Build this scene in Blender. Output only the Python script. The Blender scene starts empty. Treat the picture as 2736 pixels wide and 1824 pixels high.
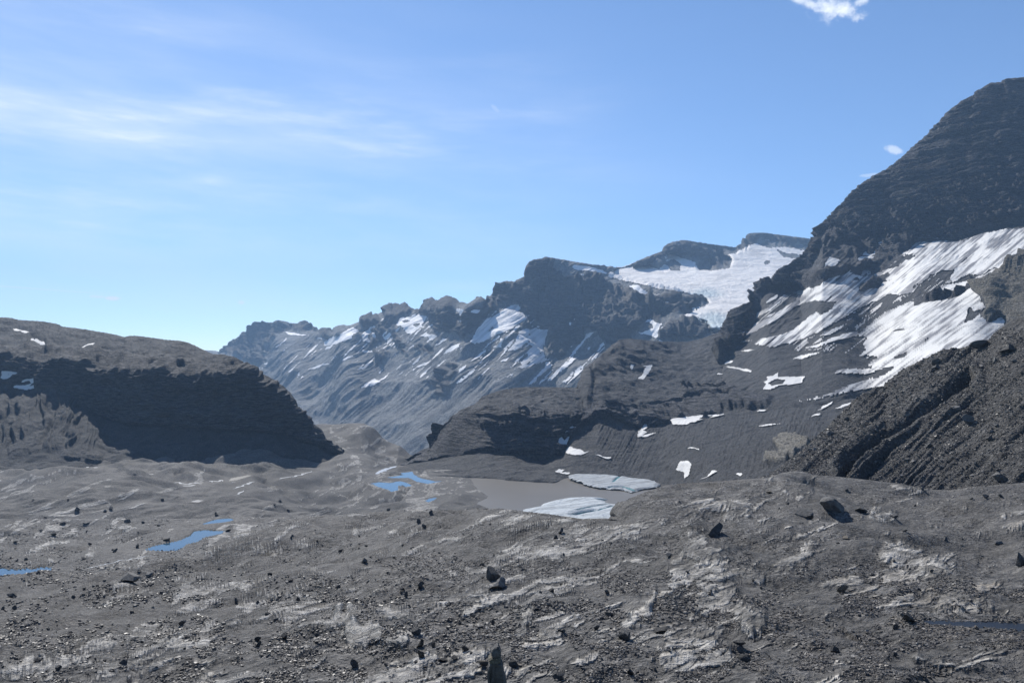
import bpy, math, random
import numpy as np
from mathutils import Vector

# ------------------------------------------------------------------ camera, sky, sun, exposure
sc = bpy.context.scene
col = sc.collection
F = 28.0 / 36.0 * 2736.0                  # focal length in photo pixels
PITCH = math.atan(48.0 / F)
cam = bpy.data.cameras.new('camera'); cam.lens = 28; cam.sensor_width = 36
cam.clip_start = 0.1; cam.clip_end = 60000
co = bpy.data.objects.new('camera', cam); col.objects.link(co)
co.location = (0, 0, 0); co.rotation_euler = (math.pi / 2 + PITCH, 0, 0)
sc.camera = co

SUN_AZ, SUN_EL = -25.0, 41.0              # degrees, azimuth to the right of the view direction
S = Vector((math.sin(math.radians(SUN_AZ)) * math.cos(math.radians(SUN_EL)),
            math.cos(math.radians(SUN_AZ)) * math.cos(math.radians(SUN_EL)), math.sin(math.radians(SUN_EL))))
sl = bpy.data.lights.new('sun', 'SUN'); sl.energy = 4.9; sl.angle = math.radians(0.5); sl.color = (1.0, 0.96, 0.9)
so = bpy.data.objects.new('sun', sl); col.objects.link(so)
so.rotation_euler = S.to_track_quat('Z', 'Y').to_euler()

vs = sc.view_settings
vs.view_transform = 'Standard'; vs.look = 'None'; vs.gamma = 1; vs.exposure = 0.40


class NT:
    """small node-graph helper"""
    def __init__(s, nt): s.nt = nt; s.nt.nodes.clear()
    def n(s, typ, ins=None, **kw):
        nd = s.nt.nodes.new(typ)
        for k, v in kw.items(): setattr(nd, k, v)
        for k, v in (ins or {}).items(): s.put(nd.inputs[k], v)
        return nd
    def put(s, sock, v):
        if isinstance(v, bpy.types.NodeSocket): s.nt.links.new(v, sock)
        elif v is not None: sock.default_value = v
    def m(s, op, a, b=None, c=None, clamp=False):
        nd = s.nt.nodes.new('ShaderNodeMath'); nd.operation = op; nd.use_clamp = clamp
        for i, v in enumerate((a, b, c)):
            if v is not None: s.put(nd.inputs[i], v)
        return nd.outputs[0]
    def mix(s, f, a, b, blend='MIX'):
        nd = s.nt.nodes.new('ShaderNodeMix'); nd.data_type = 'RGBA'; nd.blend_type = blend
        s.put(nd.inputs[0], f); s.put(nd.inputs[6], a); s.put(nd.inputs[7], b)
        return nd.outputs[2]
    def rng(s, v, a, b, c=0.0, d=1.0, smooth=True):
        nd = s.nt.nodes.new('ShaderNodeMapRange')
        nd.interpolation_type = 'SMOOTHSTEP' if smooth else 'LINEAR'
        s.put(nd.inputs[0], v)
        for i, x in enumerate((a, b, c, d)): s.put(nd.inputs[i + 1], x)
        return nd.outputs[0]
    def noise(s, vec, scale, detail=4, rough=0.55, **kw):
        nd = s.n('ShaderNodeTexNoise', {'Vector': vec, 'Scale': scale, 'Detail': detail, 'Roughness': rough}, **kw)
        return nd.outputs[0]


def rgb(r, g, b): return (r, g, b, 1.0)


w = bpy.data.worlds.new('World'); sc.world = w; w.use_nodes = True
g = NT(w.node_tree)
sky = g.n('ShaderNodeTexSky', sky_type='NISHITA')
sky.sun_disc = False; sky.sun_elevation = math.radians(SUN_EL); sky.sun_rotation = math.radians(SUN_AZ)
sky.altitude = 2700; sky.air_density = 1.0; sky.dust_density = 0.7; sky.ozone_density = 1.6
tc = g.n('ShaderNodeTexCoord')
sep = g.n('ShaderNodeSeparateXYZ', {0: tc.outputs['Generated']})
az = g.m('ARCTAN2', sep.outputs[0], sep.outputs[1])         # radians right of the view direction
el = g.m('ARCSINE', sep.outputs[2])


def dirn(px, py):
    x = (px - 1368) / F; y = (912 - py) / F
    d = Vector((x, math.cos(PITCH) - y * math.sin(PITCH), math.sin(PITCH) + y * math.cos(PITCH))).normalized()
    return math.atan2(d.x, d.y), math.asin(d.z)


def polar(sa, se, rot=0.0):
    """sky direction as a stretched plane, turned by rot degrees"""
    c, s_ = math.cos(math.radians(rot)), math.sin(math.radians(rot))
    u = g.m('ADD', g.m('MULTIPLY', az, c), g.m('MULTIPLY', el, s_))
    v = g.m('SUBTRACT', g.m('MULTIPLY', el, c), g.m('MULTIPLY', az, s_))
    return g.n('ShaderNodeCombineXYZ', {0: g.m('MULTIPLY', u, sa), 1: g.m('MULTIPLY', v, se), 2: 0.0}).outputs[0]


def blob(px, py, wx, wy, rot=0.0):
    a0, e0 = dirn(px, py)
    c, s_ = math.cos(math.radians(rot)), math.sin(math.radians(rot))
    da = g.m('SUBTRACT', az, a0); de = g.m('SUBTRACT', el, e0)
    u = g.m('DIVIDE', g.m('ADD', g.m('MULTIPLY', da, c), g.m('MULTIPLY', de, s_)), wx / F)
    v = g.m('DIVIDE', g.m('SUBTRACT', g.m('MULTIPLY', de, c), g.m('MULTIPLY', da, s_)), wy / F)
    r2 = g.m('ADD', g.m('MULTIPLY', u, u), g.m('MULTIPLY', v, v))
    return g.m('EXPONENT', g.m('MULTIPLY', r2, -1.0))


# thin high cirrus, thickest on the left
n1 = g.rng(g.noise(polar(2.2, 13, 2), 1.0, 7, 0.6, ), 0.42, 0.72)
n2 = g.rng(g.noise(polar(5, 34, -4), 1.7, 6, 0.65), 0.35, 0.75)
band = g.m('ADD', blob(150, 300, 700, 60, -3), g.m('MULTIPLY', blob(500, 370, 700, 38, -1), 1.0))
band = g.m('ADD', band, g.m('MULTIPLY', blob(350, 170, 800, 150, -12), 0.7))
band = g.m('ADD', band, g.m('MULTIPLY', blob(1000, 300, 420, 70, 8), 0.5))
band = g.m('ADD', band, g.m('MULTIPLY', blob(300, 600, 800, 150, 0), 0.85))
band = g.m('ADD', band, g.m('MULTIPLY', blob(1200, 772, 160, 14, 6), 1.2))
band = g.m('ADD', band, g.m('MULTIPLY', blob(560, 480, 60, 14, 10), 0.9))
band = g.m('ADD', band, g.m('MULTIPLY', blob(1460, 280, 260, 90, -8), 0.30))
band = g.m('ADD', band, g.m('MULTIPLY', blob(1650, 690, 260, 16, 8), 0.35))
cir = g.m('MULTIPLY', band, g.m('ADD', 0.10, g.m('MULTIPLY', n1, g.m('ADD', 0.35, g.m('MULTIPLY', n2, 0.65)))))
veil = g.m('MULTIPLY', g.m('ADD', blob(350, 420, 950, 330, -4), g.m('MULTIPLY', blob(300, 900, 1500, 260, 0), 0.5)), g.m('ADD', .02, g.m('MULTIPLY', g.rng(g.noise(polar(1.6, 9, -6), 1.3, 6, .6), .35, .75), .30)))
cir = g.m('ADD', g.m('MULTIPLY', cir, 0.62), veil, clamp=True)
# small cumulus puffs


def puff(px, py, wx, wy, sc_, rot=0.0, k=1.0):
    b = blob(px, py, wx, wy, rot)
    a0, e0 = dirn(px, py)
    n = g.noise(polar(sc_, sc_ * 1.25), 1.0, 8, 0.62)
    k = g.m('MULTIPLY', g.rng(b, .08, .3), k)
    return g.m('MULTIPLY', g.rng(g.m('ADD', b, g.m('MULTIPLY', g.m('SUBTRACT', n, 0.5), 2.2 if wx > 40 else 1.0)), 0.30, 1.15 if wx > 40 else .8), k)


p_ = puff(2228, 22, 70, 30, 48, -20, 0.95)
p_ = g.m('MAXIMUM', p_, puff(2150, 4, 60, 14, 50, -25, 0.75))
p_ = g.m('MAXIMUM', p_, puff(2300, 6, 48, 14, 50, 35, 0.75))
p_ = g.m('MAXIMUM', p_, puff(2388, 400, 26, 11, 90, -20, 0.55))
p_ = g.m('MAXIMUM', p_, puff(2325, 468, 26, 5, 90, 0, 0.3))
p_ = g.m('MAXIMUM', p_, puff(302, 797, 20, 7, 90, 0, 0.9))
p_ = g.m('MAXIMUM', p_, puff(258, 792, 22, 5, 90, 0, 0.6))
p_ = g.m('MAXIMUM', p_, puff(645, 808, 11, 7, 90, 0, 0.7))
p_ = g.m('MAXIMUM', p_, puff(1325, 292, 22, 8, 90, -40, 0.22))
# contrail: a straight faint line
a0, e0 = dirn(0, 764); a1, e1 = dirn(640, 808)
tt = g.m('DIVIDE', g.m('SUBTRACT', az, a0), a1 - a0)
le = g.m('SUBTRACT', el, g.m('ADD', e0, g.m('MULTIPLY', tt, e1 - e0)))
le = g.m('DIVIDE', le, 2.6 / F)
con = g.m('MULTIPLY', g.m('EXPONENT', g.m('MULTIPLY', g.m('MULTIPLY', le, le), -1.0)), g.rng(tt, 0.1, 1.0, 0.5, 0.0))
con = g.m('MULTIPLY', con, g.rng(tt, -2.0, -1.0, 0, 1))
cl = g.m('MAXIMUM', cir, g.m('MAXIMUM', p_, con), clamp=True)
SKY_S = 0.105
skyc = g.mix(1.0, sky.outputs[0], rgb(0.84, 0.99, 1.13), 'MULTIPLY')
cc = g.mix(cl, skyc, rgb(8.2, 8.6, 9.2))
bg = g.n('ShaderNodeBackground', {'Color': cc, 'Strength': SKY_S})
wo = g.n('ShaderNodeOutputWorld', {0: bg.outputs[0]})
w.cycles.sampling_method = 'MANUAL'; w.cycles.sample_map_resolution = 512

# ------------------------------------------------------------------ tools
RNG = np.random.default_rng(7)
_A = [RNG.random((256, 256)) * 2 * np.pi for _ in range(4)]
_G = [(np.cos(a).astype(np.float32), np.sin(a).astype(np.float32)) for a in _A]


def vnoise(x, y, k=0):
    """smooth 2-D gradient noise, about 0..1"""
    Gx, Gy = _G[k % 4]; o = 37.7 * (k + 1)
    x = x + o; y = y + o * 1.7
    xi = np.floor(x); yi = np.floor(y)
    fx = (x - xi).astype(np.float32); fy = (y - yi).astype(np.float32)
    xi = xi.astype(np.int64) & 255; yi = yi.astype(np.int64) & 255
    x1 = (xi + 1) & 255; y1 = (yi + 1) & 255
    a = Gx[yi, xi] * fx + Gy[yi, xi] * fy
    b = Gx[yi, x1] * (fx - 1) + Gy[yi, x1] * fy
    c = Gx[y1, xi] * fx + Gy[y1, xi] * (fy - 1)
    d = Gx[y1, x1] * (fx - 1) + Gy[y1, x1] * (fy - 1)
    ux = fx * fx * fx * (fx * (fx * 6 - 15) + 10); uy = fy * fy * fy * (fy * (fy * 6 - 15) + 10)
    return np.clip(((a + (b - a) * ux) * (1 - uy) + (c + (d - c) * ux) * uy) * 0.85 + 0.5, 0, 1)


def fbm(x, y, oct=4, k=0, rough=0.5, ridged=False):
    s = 0; a = 1.0; t = 0
    for i in range(oct):
        n = vnoise(x, y, k + i)
        x, y = (x * .97 - y * .24) * 2 + 9.1, (x * .24 + y * .97) * 2 - 5.3
        if ridged: n = 1 - np.abs(2 * n - 1)
        s = s + a * n; t += a; a *= rough
    return s / t


def sst(x, a, b):
    t = np.clip((x - a) / (b - a), 0, 1)
    return t * t * (3 - 2 * t)


def relief(u, v, Y, lo, hi, amp, k=0, ridged=False, cellk=0.0035, top=0.3):
    """sum of octaves with wavelengths lo..hi metres, cut where the mesh is too coarse and kept small against the distance"""
    s = 0; lam = hi; i = 0
    c, sn = math.cos(0.6), math.sin(0.6)
    while lam > lo:
        n = vnoise(u / lam, v / lam, k + i)
        n = (1 - 2 * np.abs(2 * n - 1)) if ridged else (2 * n - 1)
        wgt = sst(lam / (cellk * Y), 0.8, 2.0) * (1 - sst(lam / (top * Y), 0.5, 1.4))
        s = s + n * wgt * lam * amp
        u, v = u * c - v * sn + 13.1, u * sn + v * c - 7.7
        lam *= 0.52; i += 1
    return s


FR = {'F': (0, 0, 1.16327), 'A': (0, 800, .38776), 'B': (500, 640, .38776), 'C': (1100, 640, .38776), 'D': (1824, 160, .38776),
      'E': (1824, 700, .38776), 'G': (0, 1216, .38776), 'H': (912, 1216, .38776), 'I': (1824, 1216, .38776),
      'J': (1100, 1100, .34014), 'K': (1250, 900, .34014), 'L': (900, 1500, .2551), 'N': (2000, 1050, .31293),
      'P': (1800, 560, .39796), 'Q': (1300, 660, .29762), 'S': (0, 0, 1.0)}


def Z(f, *v):
    x0, y0, s = FR[f]
    return [(x0 + v[i] * s, y0 + v[i + 1] * s) for i in range(0, len(v), 2)]


def world(px, py, Y):
    x = (px - 1368) / F; y = (912 - py) / F
    dy = math.cos(PITCH) - y * math.sin(PITCH); dz = math.sin(PITCH) + y * math.cos(PITCH)
    return x / dy * Y, Y + 0 * px, dz / dy * Y


def project(X, Y, Zz):
    d = Y * math.cos(PITCH) + Zz * math.sin(PITCH); u = -Y * math.sin(PITCH) + Zz * math.cos(PITCH)
    return 1368 + F * X / d, 912 - F * u / d


def plane_pt(px, py, z):
    x = (px - 1368) / F; y = (912 - py) / F
    dy = math.cos(PITCH) - y * math.sin(PITCH); dz = math.sin(PITCH) + y * math.cos(PITCH)
    return x / dz * z, dy / dz * z


def inside(x, y, poly):
    x = np.asarray(x); y = np.asarray(y); r = np.zeros(x.shape, bool)
    P = np.array(poly); m = (x >= P[:, 0].min()) & (x <= P[:, 0].max()) & (y >= P[:, 1].min()) & (y <= P[:, 1].max())
    if not m.any(): return r
    xs = x[m]; ys = y[m]; q = np.zeros(xs.shape, bool)
    n = len(P)
    for i in range(n):
        xa, ya = P[i]; xb, yb = P[(i + 1) % n]
        if ya == yb: continue
        c = ((ya > ys) != (yb > ys)) & (xs < (xb - xa) * (ys - ya) / (yb - ya) + xa)
        q ^= c
    r[m] = q
    return r


def pdist(x, y, poly, closed=True):
    P = np.array(poly); d = np.full(np.shape(x), 1e9)
    for i in range(len(P) if closed else len(P) - 1):
        a = P[i]; b = P[(i + 1) % len(P)]; ab = b - a; L = (ab ** 2).sum() + 1e-9
        t = np.clip(((x - a[0]) * ab[0] + (y - a[1]) * ab[1]) / L, 0, 1)
        d = np.minimum(d, np.hypot(x - a[0] - t * ab[0], y - a[1] - t * ab[1]))
    return d


def mesh_obj(name, V, Fc, mat, smooth=True, attr=None, parent=None):
    me = bpy.data.meshes.new(name)
    V = np.ascontiguousarray(V, dtype=np.float32).reshape(-1, 3); Fc = np.ascontiguousarray(Fc, dtype=np.int32)
    me.vertices.add(len(V)); me.vertices.foreach_set('co', V.ravel())
    k = Fc.shape[1]
    me.loops.add(Fc.size); me.loops.foreach_set('vertex_index', Fc.ravel())
    me.polygons.add(len(Fc)); me.polygons.foreach_set('loop_start', np.arange(0, Fc.size, k, dtype=np.int32))
    me.polygons.foreach_set('use_smooth', np.full(len(Fc), smooth))
    me.update(calc_edges=True)
    if attr is not None:
        a = me.attributes.new('M', 'FLOAT_COLOR', 'POINT'); a.data.foreach_set('color', np.ascontiguousarray(attr, dtype=np.float32).ravel())
    me.materials.append(mat)
    o = bpy.data.objects.new(name, me); col.objects.link(o)
    if parent: o.parent = parent
    return o


def tag(o, label=None, cat=None, group=None, kind=None):
    for k, v in (('label', label), ('category', cat), ('group', group), ('kind', kind)):
        if v: o[k] = v
    return o


def gridfaces(nr, nc):
    i = np.arange(nr - 1)[:, None] * nc + np.arange(nc - 1)[None]
    return np.stack([i, i + 1, i + nc + 1, i + nc], -1).reshape(-1, 4)


def smooth1(a, k):
    if k < 2: return a
    ker = np.hanning(k + 2)[1:-1]; ker /= ker.sum(); h = k // 2
    p = np.pad(a, (h, k - 1 - h), mode='edge')
    return np.convolve(p, ker, 'valid')


def curve(pts, px, sm=0):
    pts = sorted(pts); x = [p[0] for p in pts]; y = [p[1] for p in pts]
    return smooth1(np.interp(px, x, y), sm)


def loft(px, rows, step=2.2, blur=0, pc=92, mn=14):
    """rows: (py array, Y array) ordered from near to far -> P (nr, nc, 3) and the row coordinate T"""
    Ys = []; Zs = []; T = []
    cur = [(world(px, py, Y)[1] * np.ones_like(px), world(px, py, Y)[2], py) for py, Y in rows]
    for i in range(len(cur) - 1):
        y0, z0, p0 = cur[i]; y1, z1, p1 = cur[i + 1]
        n = int(np.clip(np.percentile(np.abs(p1 - p0), pc) / step, mn, 420))
        for j in range(n):
            t = j / n; Ys.append(y0 + (y1 - y0) * t); Zs.append(z0 + (z1 - z0) * t); T.append(i + t)
    Ys.append(cur[-1][0]); Zs.append(cur[-1][1]); T.append(len(cur) - 1.0)
    Ys = np.array(Ys); Zs = np.array(Zs); T = np.array(T)
    if blur:
        ker = np.hanning(blur + 2)[1:-1]; ker /= ker.sum(); h = blur // 2
        def bl(a):
            p = np.pad(a, ((h, blur - 1 - h), (0, 0)), mode='edge'); o = 0
            for j, kk in enumerate(ker): o = o + kk * p[j:j + a.shape[0]]
            return o
        Ys, Zs = bl(Ys), bl(Zs)
    xs = (px - 1368) / F
    # column plane: keep every column on its own bearing
    d = Ys * math.cos(PITCH) + Zs * math.sin(PITCH)
    X = xs[None] * d
    return np.stack([X, Ys, Zs], -1).astype(np.float32), (T[:, None] * np.ones_like(X)).astype(np.float32)


def normals(P):
    du = np.gradient(P, axis=1); dv = np.gradient(P, axis=0)
    n = np.cross(du, dv); n /= np.linalg.norm(n, axis=-1, keepdims=True) + 1e-9
    return n * np.where(n[..., 2:3] < 0, -1, 1)


def softmask(m, k=3):
    """blur a mask on the grid"""
    m = m.astype(np.float32)
    for _ in range(k):
        m[1:-1] = (m[:-2] + 2 * m[1:-1] + m[2:]) / 4
        m[:, 1:-1] = (m[:, :-2] + 2 * m[:, 1:-1] + m[:, 2:]) / 4
    return m


def steepen(P, T, mask, px, tmax, wc=0.3, k=6):
    """give the masked ground a steep face: its run in depth shrinks and the slopes between take up the rest"""
    n = int((T[:, 0] <= tmax + 1e-6).sum())
    Y = P[:n, :, 1].astype(float); m = softmask(mask, k)[:n]
    py = project(P[:n, :, 0], P[:n, :, 1], P[:n, :, 2])[1]
    w_ = 1 - (1 - wc) * m
    d = np.diff(Y, axis=0) * .5 * (w_[1:] + w_[:-1]); c = np.concatenate([np.zeros_like(Y[:1]), np.cumsum(d, 0)])
    Yn = Y[:1] + c * ((Y[-1:] - Y[:1]) / c[-1:])
    D = (Yn - Y).astype(np.float32); kk = 75; ker = np.hanning(kk + 2)[1:-1]; ker /= ker.sum()
    pd = np.pad(D, ((0, 0), (kk // 2, kk // 2)), mode='edge'); D = sum(ker[i] * pd[:, i:i + D.shape[1]] for i in range(kk))
    Yn = Y + D
    x_, y_, z_ = world(np.broadcast_to(px[None], Yn.shape), py, Yn)
    P[:n, :, 0] = x_; P[:n, :, 1] = y_; P[:n, :, 2] = z_
    return P


def fit(Ps, T, target, t0, t1, tc, win=3):
    """shift heights near a skyline so that it follows the traced outline; Ps[0] is measured, all are moved"""
    P = Ps[0]
    py = project(P[..., 0], P[..., 1], P[..., 2])[1]
    py = np.where((T >= t0) & (T <= tc + .6), py, 1e9)
    dpy = smooth1(target - py.min(0), win)
    wt = sst(T, t0, tc)
    for Q in Ps:
        Q[..., 2] -= (dpy[None] * wt * Q[..., 1] / F)


def ledges(P, steps, tmask=None):
    """rock steps: ground above each traced foot line stands higher by a wall of the given height, sloping back behind"""
    a, b = project(P[..., 0], P[..., 1], P[..., 2]); dz = np.zeros(a.shape)
    for pts, H, back in steps:
        A = np.array(sorted(pts)); x0, x1 = A[0, 0], A[-1, 0]
        j = (a > x0) & (a < x1) & (b < A[:, 1].max() + 30) & (b > A[:, 1].min() - back * 4)
        if not j.any(): continue
        aj, bj = a[j], b[j]
        ly = np.interp(aj, A[:, 0], A[:, 1]) + (fbm(aj / 36, bj / 60 + H, 3, 1, .5) - .5) * H * 1.0
        end = sst(aj, x0, x0 + (x1 - x0) * .2) * (1 - sst(aj, x1 - (x1 - x0) * .2, x1))
        q = (.55 * sst(ly - bj, 0, 5) + .45 * sst(ly - bj, H * .35, H * .35 + 7)) * np.exp(-np.clip(ly - bj - 3, 0, 1e9) / back)
        Hn = H * (0.5 + 0.9 * fbm(aj / 45, bj / 60, 3, 2)) * .62
        dz[j] = np.maximum(dz[j], Hn * q * end)
    if tmask is not None: dz = dz * tmask
    P[..., 2] += (dz * P[..., 1] / F).astype(P.dtype)
    return dz


def rot2(x, y, deg):
    c, s = math.cos(math.radians(deg)), math.sin(math.radians(deg))
    return x * c + y * s, -x * s + y * c


# ------------------------------------------------------------------ materials
def rock_mat(name, scree, rock, brown, scale, bump=1.0, fine=None, rough=0.85, speck=0.5):
    """loose scree and bare rock mixed by the mesh attribute M (R rock, G brown stain, B tone, A wet/dark)"""
    m = bpy.data.materials.new(name); m.use_nodes = True; g = NT(m.node_tree)
    P = g.n('ShaderNodeNewGeometry').outputs['Position']
    at = g.n('ShaderNodeAttribute', attribute_name='M')
    s3 = g.n('ShaderNodeSeparateColor', {0: at.outputs['Color']})
    R, G_, B = s3.outputs; A = at.outputs['Alpha']
    big = g.noise(P, scale * 0.12, 5, 0.6); mid = g.noise(P, scale, 6, 0.65); small = g.noise(P, scale * 7, 5, 0.7)
    st = g.n('ShaderNodeMapping', {'Vector': P, 'Scale': (1, 1, 7), 'Rotation': (0.12, 0.1, 0)}).outputs[0]
    strat = g.noise(st, scale * 0.8, 5, 0.65)
    c1 = g.mix(g.rng(mid, 0.3, 0.7), rgb(*[x * 0.72 for x in scree]), rgb(*[x * 1.22 for x in scree]))
    c2 = g.mix(g.rng(strat, 0.36, 0.64), rgb(*[x * 0.5 for x in rock]), rgb(*[x * 1.5 for x in rock]))
    c2 = g.mix(g.rng(g.m('ADD', big, g.m('MULTIPLY', G_, 0.8)), 0.55, 0.95), c2, rgb(*brown))
    Rm = g.m('ADD', R, g.m('ADD', g.m('MULTIPLY', g.m('SUBTRACT', small, 0.5), 0.9), g.m('MULTIPLY', g.m('SUBTRACT', mid, 0.5), 0.9)))
    c = g.mix(g.rng(Rm, 0.32, 0.68), c1, c2)
    c = g.mix(1.0, c, g.n('ShaderNodeCombineColor', {0: g.m('ADD', 0.5, B), 1: g.m('ADD', 0.5, B), 2: g.m('ADD', 0.5, B)}).outputs[0], 'MULTIPLY')
    sp = g.rng(small, 0.35, 0.72, 1 - speck, 1 + speck)
    c = g.mix(1.0, c, g.n('ShaderNodeCombineColor', {0: sp, 1: sp, 2: sp}).outputs[0], 'MULTIPLY')
    h = g.m('ADD', g.m('MULTIPLY', mid, 1.0), g.m('MULTIPLY', small, 0.35))
    h = g.m('ADD', h, g.m('MULTIPLY', g.m('MULTIPLY', strat, R), 1.0))
    rg = rough
    if fine:                                   # stones in the gravel: cells of many sizes
        for sc_, wt in fine:
            vo = g.n('ShaderNodeTexVoronoi', {'Vector': P, 'Scale': sc_, 'Randomness': 1.0}, feature='F1')
            hc = g.n('ShaderNodeSeparateColor', {0: vo.outputs['Color']}).outputs[0]
            notbed = g.m('MULTIPLY', g.m('SUBTRACT', 1.0, g.m('MULTIPLY', R, 0.85)), g.m('SUBTRACT', 1.0, g.m('MULTIPLY', A, 0.75)))
            vmul = g.m('ADD', 1.0, g.m('MULTIPLY', g.m('MULTIPLY', g.m('SUBTRACT', hc, 0.45), 1.25 * wt), notbed))
            c = g.mix(1.0, c, g.n('ShaderNodeCombineColor', {0: vmul, 1: vmul, 2: vmul}).outputs[0], 'MULTIPLY')
            h = g.m('ADD', h, g.m('MULTIPLY', g.m('MULTIPLY', g.m('SUBTRACT', g.m('MULTIPLY', hc, 0.7), vo.outputs['Distance']), notbed), wt * scale / sc_ * 1.2))
    bn = g.n('ShaderNodeBump', {'Height': h, 'Distance': bump / scale, 'Strength': 1.0})
    bs = g.n('ShaderNodeBsdfPrincipled', {'Base Color': c, 'Roughness': rg, 'Normal': bn.outputs[0], 'Specular IOR Level': 0.3})
    g.n('ShaderNodeOutputMaterial', {0: bs.outputs[0]})
    return m


def snow_mat(name, scale, base=(0.66, 0.65, 0.625), dirt=(0.17, 0.17, 0.18), bump=0.25, ice=(0.45, 0.58, 0.63)):
    m = bpy.data.materials.new(name); m.use_nodes = True; g = NT(m.node_tree)
    P = g.n('ShaderNodeNewGeometry').outputs['Position']
    at = g.n('ShaderNodeAttribute', attribute_name='M'); s3 = g.n('ShaderNodeSeparateColor', {0: at.outputs['Color']})
    n = g.noise(P, scale, 6, 0.65); n2 = g.noise(P, scale * 9, 5, 0.7)
    f = g.m('ADD', s3.outputs[0], g.m('MULTIPLY', g.m('SUBTRACT', n, 0.5), 0.35))
    c = g.mix(g.rng(f, 0.0, 1.0, 0, 1, False), rgb(*base), rgb(*dirt))
    c = g.mix(g.rng(g.m('ADD', s3.outputs[1], g.m('MULTIPLY', g.m('SUBTRACT', n, 0.5), 0.4)), 0.2, 0.9), c, rgb(*ice))
    c = g.mix(g.rng(n2, 0.45, 0.8, 0, 0.25), c, rgb(0.45, 0.43, 0.41))
    bn = g.n('ShaderNodeBump', {'Height': g.m('ADD', n, g.m('MULTIPLY', n2, 0.2)), 'Distance': bump / scale})
    bs = g.n('ShaderNodeBsdfPrincipled', {'Base Color': c, 'Roughness': 0.7, 'Normal': bn.outputs[0], 'Specular IOR Level': 0.2})
    g.n('ShaderNodeOutputMaterial', {0: bs.outputs[0]})
    return m


def water_mat(name, c, rough, scale, bump, silt=0.0):
    m = bpy.data.materials.new(name); m.use_nodes = True; g = NT(m.node_tree)
    P = g.n('ShaderNodeNewGeometry').outputs['Position']
    n = g.noise(P, scale, 4, 0.6); big = g.noise(P, 0.012, 3, 0.5)
    cc = g.mix(g.rng(big, 0.35, 0.65), rgb(*c), rgb(*[x * (1 + silt) for x in c]))
    bn = g.n('ShaderNodeBump', {'Height': n, 'Distance': bump, 'Strength': 0.6})
    bs = g.n('ShaderNodeBsdfPrincipled', {'Base Color': cc, 'Roughness': rough, 'IOR': 1.18 if silt else 1.36, 'Normal': bn.outputs[0]})
    g.n('ShaderNodeOutputMaterial', {0: bs.outputs[0]})
    return m


GREY = (0.105, 0.104, 0.106)
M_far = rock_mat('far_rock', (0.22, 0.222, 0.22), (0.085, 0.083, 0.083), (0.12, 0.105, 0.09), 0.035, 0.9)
M_mtn = rock_mat('dark_shale', (0.074, 0.074, 0.076), (0.072, 0.072, 0.078), (0.20, 0.185, 0.155), 0.06, 1.0)
M_hill = rock_mat('butte_rock', (0.058, 0.059, 0.062), (0.082, 0.079, 0.080), (0.10, 0.078, 0.062), 0.10, 1.0)
M_slope = rock_mat('moraine_scree', (0.115, 0.112, 0.108), (0.10, 0.095, 0.088), (0.11, 0.095, 0.08), 0.5, 1.0, fine=[(2.0, 0.7), (0.7, 0.5)])
M_gnd = rock_mat('gravel_ground', (0.130, 0.124, 0.116), (0.325, 0.31, 0.285), (0.27, 0.235, 0.19), 0.55, 0.55,
                 fine=[(26.0, 0.55), (9.0, 0.7), (2.6, 0.5), (0.8, 0.35)], speck=0.35)
M_snow = snow_mat('old_snow', 0.05)
M_snow_near = snow_mat('snow_patch_near', 0.15)
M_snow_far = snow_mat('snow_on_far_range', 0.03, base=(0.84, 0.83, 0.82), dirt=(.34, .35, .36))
M_glac = snow_mat('glacier_snow', 0.012, base=(0.88, 0.84, 0.79), dirt=(0.40, 0.38, 0.36), ice=(0.46, 0.55, 0.58))
M_ice = snow_mat('glacier_ice', 0.22, base=(0.50, 0.54, 0.56), dirt=(0.20, 0.21, 0.22), bump=0.6, ice=(0.05, 0.19, 0.22))
M_lake = water_mat('silty_lake', (0.168, 0.153, 0.132), 0.32, 0.35, 0.05, 0.10)
M_pond = water_mat('pond_painted_sky', (0.035, 0.085, 0.14), 0.04, 0.8, 0.004)  # blue in the base colour adds to the weak mirrored sky
M_dark = water_mat('dark_water', (0.016, 0.018, 0.022), 0.38, 3.0, 0.01)
M_stream = water_mat('stream_painted_glint', (0.42, 0.43, 0.44), 0.3, 1.5, 0.1)  # pale base colour stands in for sun glint on rippled water


def extract_snow(P, Psm, ids, D1, D2, Y, defs, mat, pre):
    """every traced patch of snow becomes a surface of its own lying on the terrain"""
    nr, nc = ids.shape
    f = gridfaces(nr, nc); fi = ids.ravel()[f]
    same = (fi == fi[:, :1]).all(1) & (fi[:, 0] >= 0)
    f = f[same]; fid = fi[same][:, 0]
    V = Psm.reshape(-1, 3)
    att = np.stack([D1.ravel(), D2.ravel(), D1.ravel() * 0, D1.ravel() * 0 + 1], -1)
    for k, d in enumerate(defs):
        fk = f[fid == k]
        if len(fk) < 3: continue
        u, inv = np.unique(fk, return_inverse=True)
        o = mesh_obj(d.get('name', pre), V[u], inv.reshape(-1, 4), d.get('mat', mat), True, att[u])
        if d.get('kind'): tag(o, d['label'], None, None, d['kind'])
        else: tag(o, d['label'], 'snow patch', d.get('group'))


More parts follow.
